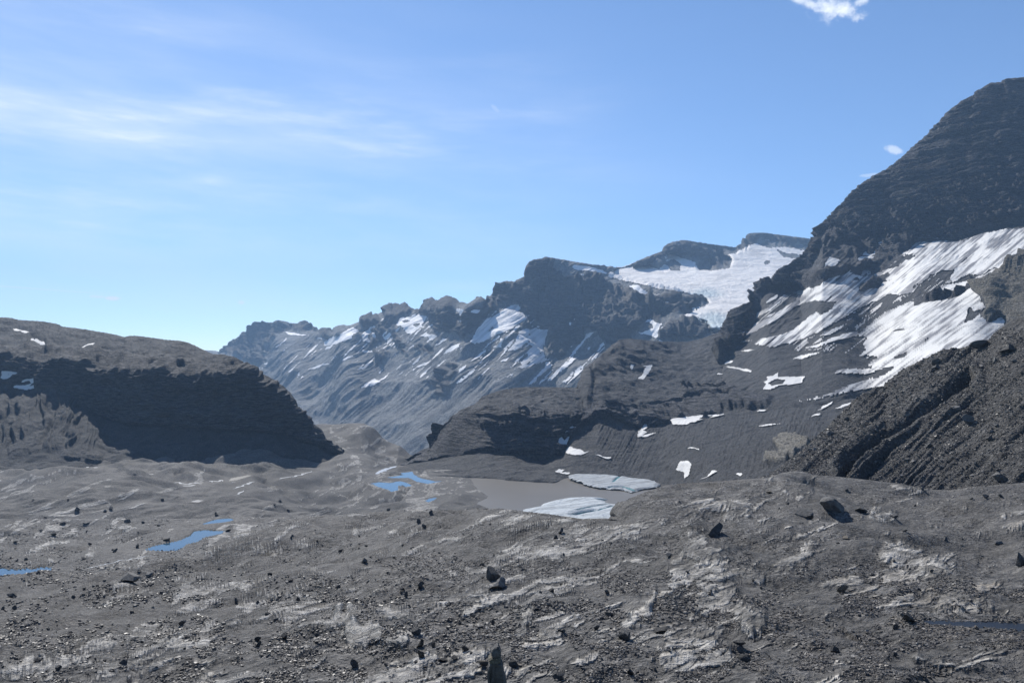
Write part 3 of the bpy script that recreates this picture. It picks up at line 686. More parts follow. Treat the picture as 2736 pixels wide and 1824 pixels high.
defs = [
    sd('fine snow streaks fanning down the scree beside the snowfields', Z('P', 420, 830, 700, 600, 960, 520, 1150, 440, 1480, 330, 1700, 205, 2352, 140, 2900, 60, 2900, 300, 2352, 330, 2060, 500, 2060, 640, 1990, 700, 1800, 900, 1300, 1010, 1000, 960, 700, 950), .6, 38, sparse=.505, name='snow', kind='stuff'),
    sd('slim snow sliver at the foot of the black mountain wall', Z('P', 1118, 220, 1142, 174, 1164, 176, 1138, 218)),
    sd('small snow patch above the stepped one below the black wall', Z('P', 1306, 254, 1328, 214, 1362, 206, 1344, 248)),
    sd('boot shaped snow patch on the ledges under the black wall', Z('P', 1232, 360, 1242, 318, 1270, 288, 1312, 283, 1312, 302, 1348, 280, 1378, 225, 1444, 200, 1424, 244, 1384, 284, 1352, 334, 1270, 348)),
    sd('isolated white snow patch on the grey shoulder left of the ledges', Z('P', 1014, 406, 1012, 366, 1048, 322, 1126, 344, 1084, 384)),
    sd('huge upper snowfield raked by dark streaks under the black mountain wall', Z('P', 294, 880, 420, 820, 560, 762, 700, 690, 810, 620, 850, 570, 790, 572, 860, 524, 950, 518, 1010, 480, 1050, 448, 1130, 448, 1188, 405, 1212, 430, 1290, 455, 1340, 436, 1400, 405, 1480, 390,
        1560, 340, 1620, 320, 1510, 298, 1570, 282, 1650, 207, 1700, 204, 1780, 198, 1950, 210, 2060, 170, 2220, 135, 2352, 128, 3000, 60, 3000, 160, 2600, 220, 2352, 300, 2260, 360, 2200, 400, 2150, 400, 2060, 450, 1980, 445, 1870, 500, 1850, 462, 1876, 420, 1820, 414,
        1720, 450, 1660, 510, 1600, 570, 1500, 585, 1440, 575, 1400, 600, 1330, 635, 1250, 670, 1150, 730, 1040, 790, 960, 840, 860, 880, 770, 905, 650, 932, 590, 922, 540, 912, 580, 872, 460, 902, 360, 902), 0.8, 40),
    sd('grey streaked snow strip between two dark rock ribs high on the right', Z('P', 1722, 568, 1800, 510, 1880, 498, 2014, 476, 1984, 512, 1900, 548, 1800, 565), 0.5, 30),
    sd('slim snow streak left of the wide upper snowfield', Z('P', 588, 648, 640, 608, 712, 562, 694, 598, 620, 642)),
    sd('double snow streak running down beside the left edge of the upper snowfield', Z('P', 482, 754, 520, 708, 640, 660, 740, 575, 770, 580, 700, 642, 640, 692, 560, 738)),
    sd('short snow streak between the double streak and the upper snowfield', Z('P', 598, 744, 640, 712, 696, 686, 656, 728)),
    sd('broad lower snowfield with a long tongue reaching down to the left', Z('P', 1218, 1002, 1300, 940, 1262, 922, 1290, 870, 1240, 850, 1120, 882, 950, 935, 880, 944, 880, 930, 1000, 890, 1100, 848, 1200, 826, 1290, 790, 1318, 772, 1400, 700, 1500, 650, 1580, 622, 1700, 612, 1820, 610,
        1900, 588, 1990, 530, 2074, 498, 2000, 540, 2060, 575, 2080, 640, 2118, 658, 2100, 678, 2024, 692, 2060, 708, 2120, 766, 2160, 738, 2206, 716, 2234, 772, 2300, 800, 2200, 900, 2000, 1000, 1800, 1080, 1600, 1160, 1450, 1220, 1400, 1200,
        1290, 1212, 1150, 1238, 1000, 1272, 900, 1292, 820, 1292, 920, 1274, 1060, 1230, 1150, 1190, 1250, 1150, 1400, 1120, 1490, 1058, 1400, 1080, 1260, 1122, 1180, 1106, 1100, 1112, 1036, 1109, 1140, 1072, 1200, 1068, 1280, 1072, 1330, 1070, 1288, 1046, 1360, 1000, 1300, 986), 0.5, 36),
    sd('oval snow patch left of the broad lower snowfield', Z('P', 972, 864, 1000, 828, 1154, 772, 1148, 792, 1050, 848)),
    sd('long oval snow strip alone on the dark scree below the oval patch', Z('P', 786, 1012, 850, 983, 930, 963, 1004, 958, 960, 982, 860, 1010)),
    sd('little snow patch at the right tip of the long oval strip', Z('P', 996, 988, 1056, 964, 1044, 982, 1010, 995)),
    sd('tiny snow dash above the long oval strip', Z('P', 892, 880, 948, 870, 912, 890)),
    sd('faint small snow patch between the two great snowfields', Z('P', 1142, 754, 1204, 720, 1198, 742, 1160, 760)),
    sd('small snow strip below the tip of the upper snowfield', Z('P', 440, 964, 480, 942, 564, 941, 500, 962)),
    sd('little curled snow strip at the edge of the hummocky plateau', Z('P', 326, 1050, 360, 1018, 408, 1018, 388, 1038, 350, 1043)),
    sd('zigzag snow strip on the plateau right under the curled one', Z('P', 330, 1054, 400, 1056, 526, 1080, 524, 1103, 450, 1087, 380, 1072)),
    sd('short snow dash left of the ring shaped snow patch', Z('P', 282, 1112, 300, 1102, 354, 1102, 310, 1117)),
    sd('ring shaped snow patch around a dark rock on the plateau edge', Z('P', 616, 1134, 664, 1118, 702, 1094, 704, 1126, 884, 1124, 862, 1168, 780, 1188, 740, 1183, 700, 1193, 650, 1217, 592, 1214, 618, 1180, 598, 1160, 640, 1148)),
    sd('slanting snow dash in front of the long snow tongue', Z('P', 960, 1360, 1000, 1324, 1074, 1290, 1064, 1312, 1000, 1343)),
    sd('long thin snow line right of the slanting dash', Z('P', 1062, 1352, 1130, 1318, 1270, 1278, 1205, 1312, 1120, 1338)),
    sd('small snow dash below the long thin line', Z('P', 914, 1398, 950, 1378, 998, 1367, 978, 1388)),
    sd('lens shaped snow strip along the foot of the long rock step', Z('P', -30, 1420, 0, 1408, 150, 1388, 355, 1376, 340, 1384, 200, 1412, 80, 1450, 0, 1450)),
    sd('thin pencil of snow on the hummocky plateau', Z('P', 178, 1208, 260, 1193, 324, 1188, 285, 1202)),
    sd('short snow piece right end of the long rock step', Z('P', 556, 1362, 576, 1350, 640, 1346, 610, 1362)),
    sd('dotted snow line along the track below the plateau', Z('P', 542, 1460, 640, 1446, 742, 1438, 660, 1456, 580, 1463)),
    sd('little square snow patch in the plateau hollow', Z('K', 1272, 264, 1274, 220, 1308, 223, 1292, 265)),
    sd('snow gully dropping from the plateau hollow beside the square patch', Z('K', 1340, 338, 1370, 290, 1400, 240, 1352, 236, 1444, 226, 1444, 262, 1420, 294, 1380, 342)),
    sd('curved snow band lying above the cone shaped debris mound', Z('K', 1054, 622, 1090, 604, 1200, 622, 1334, 664, 1300, 674, 1200, 654, 1100, 634)),
    sd('hourglass snow patch in the hollow right of the debris cone', Z('K', 1328, 792, 1332, 755, 1358, 735, 1378, 688, 1428, 690, 1416, 716, 1388, 738, 1412, 757, 1380, 776, 1496, 753, 1452, 771, 1404, 795)),
    sd('tall shaded snow couloir at the left foot of the debris cone', Z('K', 696, 812, 760, 740, 856, 658, 898, 650, 866, 718, 800, 800, 782, 872, 740, 860, 708, 856)),
    sd('bright snow apron below the tall couloir', Z('K', 766, 920, 772, 880, 800, 863, 850, 883, 890, 888, 910, 914, 960, 908, 900, 932, 820, 940)),
    sd('arched snow patch inside the collapsed ice hollow', Z('K', 1636, 1028, 1668, 984, 1720, 980, 1758, 1000, 1742, 1042, 1700, 1074, 1690, 1034)),
    sd('thin snow line above the collapsed ice hollow', Z('K', 1700, 888, 1760, 871, 1814, 886, 1812, 896, 1770, 884)),
    sd('flat triangle of snow right of the ice hollow', Z('K', 1790, 1098, 1870, 1080, 1920, 1043, 1964, 1070, 1880, 1096)),
    sd('tiny snow heap near the tan outcrop', Z('K', 2106, 1092, 2122, 1072, 2160, 1084, 2146, 1108)),
    sd('shore side snow heap at the head of the silty lake', Z('K', 676, 1062, 720, 1044, 764, 1050, 744, 1068, 814, 1074, 790, 1090, 726, 1080)),
    sd('tiny snow dots strung out below the bright apron', Z('K', 988, 930, 1030, 930, 1060, 945, 1140, 955, 1100, 968, 1060, 955)),
    sd('solitary speck of snow high on the black wall', Z('D', 2054, 714, 2066, 696, 2088, 692, 2078, 714)),
    sd('white snow ledge at the right edge of the black wall', Z('D', 2300, 1092, 2340, 1076, 2500, 1070, 2480, 1090)),
]
holes = [Z('P', 464, 884, 560, 820, 700, 742, 830, 652, 940, 622, 1030, 627, 1088, 627, 1052, 680, 990, 705, 960, 680, 880, 745, 800, 810, 720, 845, 640, 860, 575, 870),
         Z('P', 1246, 548, 1256, 508, 1320, 482, 1440, 430, 1452, 446, 1374, 502, 1310, 538), Z('P', 1208, 472, 1226, 460, 1250, 472, 1226, 482), Z('P', 1950, 765, 1984, 664, 2010, 690, 2056, 708, 2000, 745),
         Z('P', 636, 1168, 690, 1144, 748, 1154, 724, 1176, 660, 1184), Z('P', 1480, 1006, 1520, 980, 1578, 966, 1540, 992), Z('P', 1190, 1170, 1250, 1140, 1340, 1120, 1440, 1080, 1380, 1112, 1260, 1152),
         Z('P', 170, 1412, 200, 1392, 260, 1392, 230, 1408), Z('K', 750, 790, 780, 768, 790, 772, 765, 806)]
N = normals(P); X_, Z_ = P[..., 0], P[..., 2]
big = sst(px[None] + 0 * Y, 1900, 2100)                         # 1 on the high mountain, 0 on the plateau
u, v = rot2(ppx, -ppy, 38)
gulw = sst(ppx, 1560, 1620) * (1 - sst(ppx, 2150, 2300)) * sst(T, 1.0, 1.3) * (1 - sst(T, 1.9, 2.05))
ur, vr = rot2(ppx, -ppy, 62)
gul = (fbm(ur / 130, vr / 5.5, 3, 1, 0.55) - .5) * 3.2 * gulw
upper = sst(T, 3.2, 3.5) * (1 - sst(T, 3.95, 4.0)) * (px[None] > 1700)
gul = gul + (fbm(u / 260, v / 16, 4, 2, 0.55, True) - .5) * 8 * upper * big
lowf = relief(X_, Y + Z_ * 0.5, Y, 40, 400, 0.06, 2)
hump = relief(X_, Y, Y, 4, 60, 0.045, 1, True) * (1 - big) * sst(T, 3.0, 3.1)
hi = relief(X_, Z_ * 1.5, Y, 3, 90, 0.11, 0, True) * cs * np.where(T < 3.3, .45, np.where(T > 4, .7, 1))
lend = sst(px, 1190, 1400)[None]
hi = hi * lend
fl = (fbm(X_ / 38 + Z_ / 300, Z_ / 240, 4, 2, 0.55, True) - .5) * 34 * cs * np.where(T > 3.9, .35 + 1.3 * (1 - sst(T, 4.2, 4.45)), 0.35)
st = (fbm(X_ / 520, Z_ / 19 + 0.006 * X_, 4, 3, 0.6, True) - .5) * 50 * cs * lend * np.where(T > 3.9, 1, 0.3)     # rock beds
scr = relief(X_, Y, Y, 3, 30, 0.06, 3) * (1 - cs)
edge = sst(T, 0, 0.2) * (1 - 0.5 * sst(T, 4.7, 5.0))
base = P + N * ((lowf * np.where(T < 3.2, 0.35, .6) + gul * 0.5) * edge)[..., None]
ids, dirt, ice, ppx, ppy = paint(base, defs, holes, 2.2, 2)
ids[T > 5.02] = -1
ids[(ids == 0) & (T > 3.95)] = -1; dirt = np.where(ids == 0, dirt * .5 + .35, dirt)
sm = softmask(ids >= 0, 3)
Pr = base + N * (((hi + fl + st) * (1 - .85 * sm) + (hump + scr + gul * .5) * (1 - sm)) * edge)[..., None]
FITS = True
# collapsed hollow with an arch of dark ice beside the lake
hd = np.hypot((ppx - 1835) / 75, (ppy - 1262) / 22)
Pr[..., 2] -= 7.0 * np.clip(1 - hd ** 2, 0, 1) * (T < 2)
Ps = base + np.array([0, 0, 1.0]) * (0.7 + 0.0009 * Y[..., None]); Ps[..., 2] -= 7.0 * np.clip(1 - hd ** 2, 0, 1) * (T < 2)
fit([Pr, Ps], T, crest + (vnoise(px / 5, px * 0) - .5) * 2.5, 4.2, 5, 5.0, 9)
tone = 0.5 + (fbm(ppx / 60, ppy / 40, 4, 3) - .5) * 0.4
tone = tone + (fbm(X_ / 500, Z_ / 9, 4, 1, .6) - .5) * 1.3 * (T > 4) + 0.10 * sst(T, 3.0, 3.2) * (1 - big) + 0.5 * softmask(tn, 2) - 0.04 * (T < 2)
att = np.stack([cs, gs * 0.9 + (fbm(ppx / 60, ppy / 60, 3, 2) - .62), tone, 0 * cs], -1)
o = mesh_obj('mountain', Pr, gridfaces(*T.shape), M_mtn, True, att.reshape(-1, 4))
tag(o, 'dark right-hand mountain with layered cliffs, snow streaked scree and a low hummocky plateau', None, None, 'structure')
extract_snow(Pr, Ps, ids, dirt, ice, Y, defs, M_snow, 'snow_patch')
MT = (Pr, px)

# ------------------------------------------------------------------ 3. shadowed butte on the left
px = np.arange(-320, 905, 1.9)
sil = Z('A', -800, 60, -300, 100, 0, 122, 60, 124, 130, 140, 290, 150, 380, 165, 420, 185, 520, 196, 640, 215, 760, 235, 830, 252, 860, 258, 890, 250, 950, 250, 1040, 262, 1130, 275, 1250, 285, 1290, 295, 1340, 315, 1440, 365,
        1470, 376, 1530, 378, 1600, 400, 1700, 460, 1750, 490, 1800, 520, 1880, 560, 1940, 600, 1985, 640, 2005, 690, 2030, 730, 2060, 770, 2100, 805, 2120, 840, 2160, 860, 2190, 890, 2215, 930, 2240, 990, 2290, 1040, 2340, 1090)
crest = curve(sil, px)
cY = curve([(-320, 1950), (0, 1850), (330, 1700), (520, 1560), (600, 1480), (700, 1380), (780, 1310), (850, 1260), (905, 1230)], px, 25)
brink = np.maximum(curve(Z('A', -800, 400, 0, 415, 200, 438, 600, 462, 850, 500, 1100, 512, 1300, 535, 1500, 530, 1620, 500, 1700, 520, 1800, 575, 1900, 640, 1980, 720, 2050, 800, 2100, 860, 2200, 960, 2340, 1110), px, 20), crest + 5)
bY = curve([(-320, 1380), (0, 1350), (250, 1290), (400, 1215), (600, 1190), (700, 1190), (800, 1200), (905, 1205)], px, 30)
based = np.maximum(curve(Z('A', -800, 560, 0, 590, 380, 625, 500, 665, 700, 820, 900, 870, 1500, 900, 2000, 940, 2150, 1000, 2240, 1030, 2340, 1120), px, 20), brink + 4)
dY = bY - curve([(-320, 40), (0, 45), (150, 50), (280, 40), (500, 32), (750, 28), (905, 12)], px, 20)
foot = curve(Z('A', -800, 1100, 0, 1120, 440, 1090, 760, 1140, 1200, 1190, 1500, 1190, 1830, 1160, 2100, 1110, 2245, 1050, 2340, 1130), px, 20)
foot = foot + (vnoise(px / 60, px * 0, 1) - .5) * 16
fY = curve([(-320, 1040), (0, 1050), (300, 1070), (500, 1080), (700, 1110), (850, 1170), (905, 1190)], px, 20)
rows = [(foot + 60, fY - 60), (foot, fY), (based, dY), (brink, bY), (crest, cY), (crest + 50, cY + 250), (crest + 300, cY + 600)]
P, T = loft(px, rows, 2.0, blur=9)
Y = P[..., 1]; X_, Z_ = P[..., 0], P[..., 2]
ppx, ppy = project(X_, Y, Z_)
defs = [
    sd('wide snow patch near the left skyline of the butte', Z('A', 82, 224, 88, 205, 140, 205, 242, 224, 250, 242, 200, 242, 150, 230)),
    sd('snow strip at the picture edge left of the wide patch on the butte', Z('A', -60, 236, 0, 234, 70, 236, 124, 252, 60, 251, 0, 247)),
    sd('flat snow patch under the wide one on the butte', Z('A', 206, 294, 212, 280, 310, 290, 332, 309, 270, 307)),
    sd('long curved snow strip on the top slope of the butte', Z('A', 456, 387, 500, 354, 560, 318, 620, 301, 684, 296, 640, 314, 580, 342, 550, 372, 500, 391)),
    sd('small snow dash right of the long curved strip', Z('A', 755, 294, 790, 294, 820, 305, 775, 306)),
    sd('shaded blue snow patch at the left edge under the butte cliff', Z('A', 2, 550, 8, 488, 80, 490, 158, 508, 92, 556, 60, 562)),
    sd('half lit snow patch with ragged edge under the butte cliff', Z('A', 76, 584, 180, 545, 244, 538, 258, 570, 244, 612, 222, 624, 180, 630, 130, 624, 82, 612, 100, 592)),
]
ids, dirt, ice, ppx, ppy = paint(P, defs, [], 2.0, 3)
ids[T > 4.02] = -1
sm = softmask(ids >= 0, 3)
cm = (T > 2.0) & (T < 3.2)
cs = softmask(cm, 6); N = normals(P)
top = sst(T, 3.0, 3.15)
gulm = (1 - sst(ppx, 240, 300)) * sst(T, 1.0, 1.3) * (1 - sst(T, 1.9, 2.0))
gw = (fbm(ppx / 60, ppy / 60, 2, 1) - .5) * 60
gul = (fbm((ppx + gw + (ppy - 1100) * .25) / 30, ppy / 420, 3, 2, 0.5, True) - .6) * 15 * gulm
hi = relief(X_, Z_ * 2.2, Y, 3, 60, 0.11, 0, True) * cs
st = (fbm(X_ / 200, Z_ / 16, 4, 3, 0.62, True) - .5) * 15 * cs
tp = relief(X_, Y, Y, 4, 90, 0.07, 1, True) * top
tal = relief(X_, Y, Y, 3, 60, 0.085, 3) * (1 - top) * (1 - cs)
edge = sst(T, 0, .2) * (1 - .5 * sst(T, 3.8, 4.0))
base = P + N * ((relief(X_, Y, Y, 60, 300, 0.035, 2) * top) * edge)[..., None]
Pr = base + N * (((hi + st) * (1 - .9 * sm) + (tp + tal) * (1 - sm) + gul) * edge)[..., None]
ledges(Pr, [(Z('A', 400, 1100, 450, 1112, 560, 1122, 680, 1115, 720, 1100), 26, 26), (Z('A', -100, 1190, 0, 1205, 100, 1215, 220, 1220, 260, 1210), 20, 22), (Z('A', 700, 1040, 800, 1065, 960, 1090, 1010, 1085), 12, 16)])
Ps = base + np.array([0, 0, 1.6])
fit([Pr, Ps], T, crest + (vnoise(px / 5, px * 0) - .5) * 2.5, 3.2, 4, 4.0)
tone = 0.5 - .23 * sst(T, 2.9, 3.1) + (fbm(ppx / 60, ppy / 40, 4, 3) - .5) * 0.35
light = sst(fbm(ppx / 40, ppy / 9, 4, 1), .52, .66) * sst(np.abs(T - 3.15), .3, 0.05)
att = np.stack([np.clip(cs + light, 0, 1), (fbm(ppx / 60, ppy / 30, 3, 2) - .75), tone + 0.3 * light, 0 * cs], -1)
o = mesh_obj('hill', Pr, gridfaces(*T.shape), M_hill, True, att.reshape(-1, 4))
tag(o, 'dark rounded butte with a long shadowed cliff on the left side of the valley', None, None, 'structure')
extract_snow(Pr, Ps, ids, dirt, ice, Y, defs, M_snow, 'snow_patch')

# ------------------------------------------------------------------ 4. steep moraine slope on the right
px = np.arange(1990, 3160, 1.9)
crest = curve(Z('E', 420, 1560, 600, 1492, 700, 1420, 800, 1332, 900, 1232, 960, 1180, 1000, 1150, 1100, 1050, 1200, 950, 1290, 900, 1400, 855, 1450, 800, 1530, 748, 1600, 710, 1700, 658, 1800, 610, 1990, 588, 2100, 538, 2230, 438, 2352, 380, 2700, 250, 3500, 60), px, 4)
cY = curve([(1990, 190), (2060, 205), (2250, 250), (2400, 265), (2600, 262), (2736, 255), (3160, 230)], px, 20)
foot = curve([(1990, 1310), (2057, 1290), (2142, 1275), (2250, 1284), (2450, 1312), (2520, 1320), (2736, 1300), (3160, 1290)], px, 10)
fY = curve([(1990, 170), (2057, 175), (2250, 182), (2450, 172), (2736, 150), (3160, 140)], px, 20)
rows = [(foot + 120, fY - 12), (foot, fY), (crest, cY), (crest + 40, cY + 30), (crest + 420, cY + 110)]
P, T = loft(px, rows, 1.7, blur=9)
Y = P[..., 1]; X_, Z_ = P[..., 0], P[..., 2]; N = normals(P)
ppx, ppy = project(X_, Y, Z_)
wq = (fbm(ppx / 120, ppy / 120, 2, 1) - .5) * 60
u, v = rot2(ppx, -ppy - wq * .35, 40)
gul = (fbm(u / 600, v / 34, 3, 2, 0.5, True) - .5) * 2.2 + (fbm(u / 260, v / 9, 3, 1, 0.55) - .5) * 1.1 * (.4 + 1.2 * fbm(ppx / 200, ppy / 120, 2, 0))
line = pdist(ppx + wq * .2, ppy, Z('N', 800, 740, 900, 610, 1100, 450, 1300, 320, 1500, 180, 1700, 40, 1900, -100), False)
gul = gul - 2.6 * np.exp(-(line / 9) ** 2) + 2.0 * np.exp(-((line - 30) / 16) ** 2)
line2 = pdist(ppx, ppy, Z('N', 1000, 720, 1200, 520, 1420, 360, 1650, 170, 1900, 0), False)
gul = gul - 2.0 * np.exp(-(line2 / 8) ** 2)
rock = sst(relief(X_, Y, Y, 0.8, 14, 0.1, 1, True) * 1.0 + (fbm(ppx / 60, ppy / 30, 4, 2) - .5) * 1.2, 0.3, 0.7)
edge = sst(T, .2, .9)
Pm = P + N * ((gul + relief(X_, Y, Y, 0.5, 5, 0.05, 0)) * edge)[..., None]
tone = 0.5 + (fbm(u / 200, v / 18, 4, 3) - .5) * 0.5
att = np.stack([0.45 * rock, 0 * rock, tone, 0 * rock], -1)
o = mesh_obj('moraine', Pm, gridfaces(*T.shape), M_slope, True, att.reshape(-1, 4))
tag(o, 'steep dark moraine slope with diagonal erosion gullies on the right', None, None, 'structure')
MOR = Pm

# ------------------------------------------------------------------ 5. foreground and valley floor
px = np.arange(-330, 3080, 1.8)
K = [-330, 0, 300, 600, 900, 1100, 1300, 1500, 1650, 1750, 1900, 2100, 2400, 2736, 3080]


def rw(py, Yv, sm=60):
    py = [py] * len(K) if not isinstance(py, list) else py
    return curve(list(zip(K, py)), px, 14), np.exp(curve(list(zip(K, np.log(Yv))), px, sm))


ncr = curve(Z('S', -330, 1385, 600, 1385, 900, 1375, 1100, 1360, 1250, 1362) + Z('H', 930, 365, 1100, 368, 1250, 385, 1400, 400, 1650, 437, 1800, 432, 1925, 440, 1960, 400, 2000, 312, 2050, 285, 2100, 262, 2160, 232, 2230, 205) +
            Z('I', 60, 190, 300, 175, 600, 152, 700, 120, 760, 112, 820, 112, 900, 135, 1000, 140, 1200, 160, 1500, 195, 1700, 235, 1850, 240, 2000, 215, 2352, 188, 3200, 180), px, 5)
ncY = np.exp(curve(list(zip(K, np.log([560, 560, 520, 470, 400, 340, 240, 150, 120, 115, 135, 165, 170, 148, 140]))), px, 60))
rows = [
    rw(5200, [2.2] * 15), rw(2600, [6.5] * 15),
    rw(1980, [13, 13, 12.5, 12, 10.5, 10, 10, 10, 10, 10, 10, 10, 10, 10, 10]),
    rw(1824, [26, 25, 23, 21, 18, 16, 15, 15, 15, 15, 15, 15, 15, 15, 15]),
    rw(1700, [70, 62, 52, 42, 31, 27, 25, 24, 23, 23, 23, 23, 23, 23, 23]),
    rw(1600, [150, 140, 115, 85, 60, 48, 42, 38, 36, 35, 35, 35, 35, 35, 35]),
    rw(1520, [270, 250, 205, 150, 100, 78, 64, 55, 52, 50, 50, 50, 50, 50, 50]),
    rw(1440, [400, 390, 370, 270, 175, 130, 100, 80, 75, 72, 70, 68, 66, 66, 66]),
    (np.minimum(ncr, 1e9), ncY),
]
zl = -150.0


def zpy(z, Yv):           # photo row of height z at depth Y
    return project(0 * Yv, Yv, z + 0 * Yv)[1]


drop = curve(list(zip(K, [0, 0, 0, 0, .5, 1, 1, 1, 1, 1, 1, 1, 1, 1, 1])), px, 80)
Yd = np.exp(curve(list(zip(K, np.log([650, 650, 640, 630, 600, 600, 560, 480, 420, 380, 330, 300, 300, 280, 260]))), px, 60))
zd = curve(list(zip(K, [-112, -112, -112, -116, -135, -146, -149, -151, -151, -140, -110, -90, -85, -80, -80])), px, 60)
rows.append((zpy(zd, Yd), Yd))
Ye = 0 * px + 820.0; ze = curve(list(zip(K, [-124, -125, -130, -136, -148, -149.0, -149.5, -152, -152, -152, -152, -152, -152, -152, -152])), px, 60)
rows.append((zpy(ze, Ye), Ye))
Yf = curve(list(zip(K, [1040, 1045, 1060, 1060, 1000, 960, 990, 990, 960, 960, 960, 960, 960, 960, 960])), px, 60)
zf = curve(list(zip(K, [-137, -139, -142, -145, -150, -150.5, -152, -153, -153, -153, -153, -153, -153, -153, -153])), px, 60)
rows.append((zpy(zf, Yf), Yf))
# saddle behind the ponds
sad = curve(Z('S', -330, 1230, 600, 1228, 780, 1160, 812, 1135) + Z('B', 870, 1250, 960, 1252, 1100, 1256, 1200, 1270, 1260, 1305, 1330, 1370, 1400, 1400, 1460, 1410, 1530, 1470, 1560, 1480) + Z('S', 1120, 1225, 1200, 1245, 1300, 1260, 3080, 1300), px, 4)
sY = curve([(-330, 1250), (700, 1300), (850, 1550), (950, 1500), (1050, 1400), (1120, 1330), (1300, 1240), (3080, 1200)], px, 30)
midp = sad + (zpy(zf, Yf) - sad) * 0.45; mY = sY + (Yf - sY) * 0.5
rows.append((midp, mY)); rows.append((sad, sY))
rows.append((zpy(-260 + 0 * px, sY + 300), sY + 300)); rows.append((zpy(-620 + 0 * px, sY + 1500), sY + 1500)); rows.append((zpy(-900 + 0 * px, 9000 + 0 * px), 9000 + 0 * px))
P, T = loft(px, rows, 1.7, blur=13, pc=99, mn=26)
Y = P[..., 1].copy(); X_ = P[..., 0].copy()
ppx, ppy = project(X_, Y, P[..., 2])
# world strike of the beds: they run away to the right
u, v = rot2(X_, Y, 38)
su, sv = rot2(X_, Y, 62)
big = relief(X_, Y, Y, 0.6, 220, 0.07, 1, False, .009, top=.42)
beds = relief(u * 0.28, v, Y, 0.25, 14, 0.055, 2, True, .009)
hum = (fbm(u / 60, v / 22, 3, 2) - .5) * 6 * sst(Y, 60, 200)
fine = relief(X_, Y, Y, 0.05, 1.2, 0.045, 0, False, 0.007)
# bare bedrock: traced outcrops plus beds that break the surface
lg = np.log(Y + 1)
au, av = rot2(ppx, -ppy + 1824 - (ppx - 1368) * .06, 20)
bn = 0.6 * fbm(au / 150, av / 22, 5, 1, 0.6) + 0.4 * fbm(au / 420, av / 70, 3, 2)
wx = (fbm(ppx / 34, ppy / 16, 5, 1, .6) - .5) * 110; wy = (fbm(ppx / 34, ppy / 16, 5, 2, .6) - .5) * 50
qx, qy = ppx + wx, ppy + wy
outc = OUTC = [Z('H', 985, 790, 1060, 720, 1130, 640, 1300, 620, 1420, 610, 1560, 640, 1570, 680, 1450, 730, 1200, 730, 1110, 720, 1095, 770, 1040, 795),
        Z('L', 180, 1270, 400, 1160, 700, 1100, 900, 1010, 1080, 1000, 1280, 970, 1560, 940, 1600, 1010, 1580, 1070, 1400, 1060, 1300, 1090, 1000, 1130, 760, 1240, 700, 1400, 100, 1400),
        Z('G', 0, 1450, 250, 1390, 480, 1370, 620, 1300, 760, 1260, 960, 1180, 1100, 1150, 1260, 1170, 1180, 1200, 960, 1260, 860, 1330, 700, 1360, 560, 1420, 420, 1460, 300, 1520, 0, 1560),
        Z('G', 1100, 1310, 1250, 1230, 1400, 1180, 1500, 1210, 1440, 1260, 1300, 1320), Z('G', 1380, 1160, 1560, 1110, 1740, 1090, 1640, 1150, 1480, 1190),
        Z('G', 600, 1040, 760, 960, 900, 920, 1120, 930, 900, 1000, 700, 1040), Z('G', 1600, 630, 1680, 540, 1800, 500, 1800, 540, 1700, 610), Z('G', 1350, 830, 1550, 730, 1650, 690, 1600, 760, 1430, 830),
        Z('G', 1700, 640, 1860, 590, 2020, 570, 2240, 590, 2180, 630, 1900, 640), Z('G', 1620, 300, 1740, 295, 1830, 350, 1880, 385, 1700, 380),
        Z('I', -60, 720, 30, 620, 70, 540, 120, 490, 200, 620, 290, 640, 300, 780, 180, 800, 150, 860, 0, 930, -100, 950),
        Z('I', 100, 900, 200, 760, 300, 800, 330, 920, 400, 1010, 500, 1100, 600, 1200, 500, 1240, 420, 1210, 380, 1120, 240, 1080, 60, 1140),
        Z('I', 280, 790, 440, 780, 600, 850, 520, 880, 380, 840), Z('I', -100, 1260, 60, 1250, 240, 1300, 400, 1400, 280, 1450, 100, 1480, -60, 1510, -200, 1400),
        Z('I', 1340, 700, 1400, 600, 1480, 600, 1600, 640, 1750, 690, 1890, 780, 1840, 820, 1650, 820, 1600, 780, 1450, 760), Z('I', 1740, 1100, 1760, 980, 1900, 930, 2060, 980, 2120, 1030, 1950, 1110, 1800, 1130),
        Z('I', 730, 770, 800, 680, 880, 580, 960, 590, 860, 680, 820, 780), Z('I', 1260, 400, 1340, 340, 1400, 380, 1480, 450, 1440, 470, 1300, 430), Z('I', 300, 430, 310, 350, 420, 340, 560, 370, 480, 400, 400, 440),
        Z('I', 640, 260, 800, 240, 900, 260, 860, 300, 700, 290), Z('H', 1500, 600, 1540, 500, 1700, 470, 1900, 500, 2100, 500, 2000, 560, 1760, 610), Z('H', 1190, 1300, 1220, 1150, 1300, 1050, 1380, 1000, 1300, 1120, 1240, 1250),
        Z('H', 1250, 1330, 1300, 1250, 1420, 1210, 1520, 1240, 1500, 1300, 1350, 1320), Z('H', 1920, 1160, 2000, 1090, 2080, 1050, 2120, 980, 2260, 930, 2352, 880, 2352, 960, 2180, 1000, 2120, 1130, 2000, 1180),
        Z('H', 240, 510, 300, 490, 520, 510, 560, 540, 400, 540, 280, 530), Z('H', 330, 640, 420, 590, 500, 590, 440, 650), Z('H', 700, 830, 820, 780, 920, 760, 880, 790, 760, 820)]
ot = np.zeros(Y.shape, bool)
for c in outc: ot |= inside(qx, qy, c)
ot &= T < 8.05
rg = np.zeros(Y.shape)                                            # the jagged ridge of light rock on the right
ridge = Z('I', 110, 500, 60, 640, 160, 720, 230, 800, 290, 900, 400, 1010, 500, 1130, 590, 1220)
rd = pdist(ppx, ppy, ridge, False)
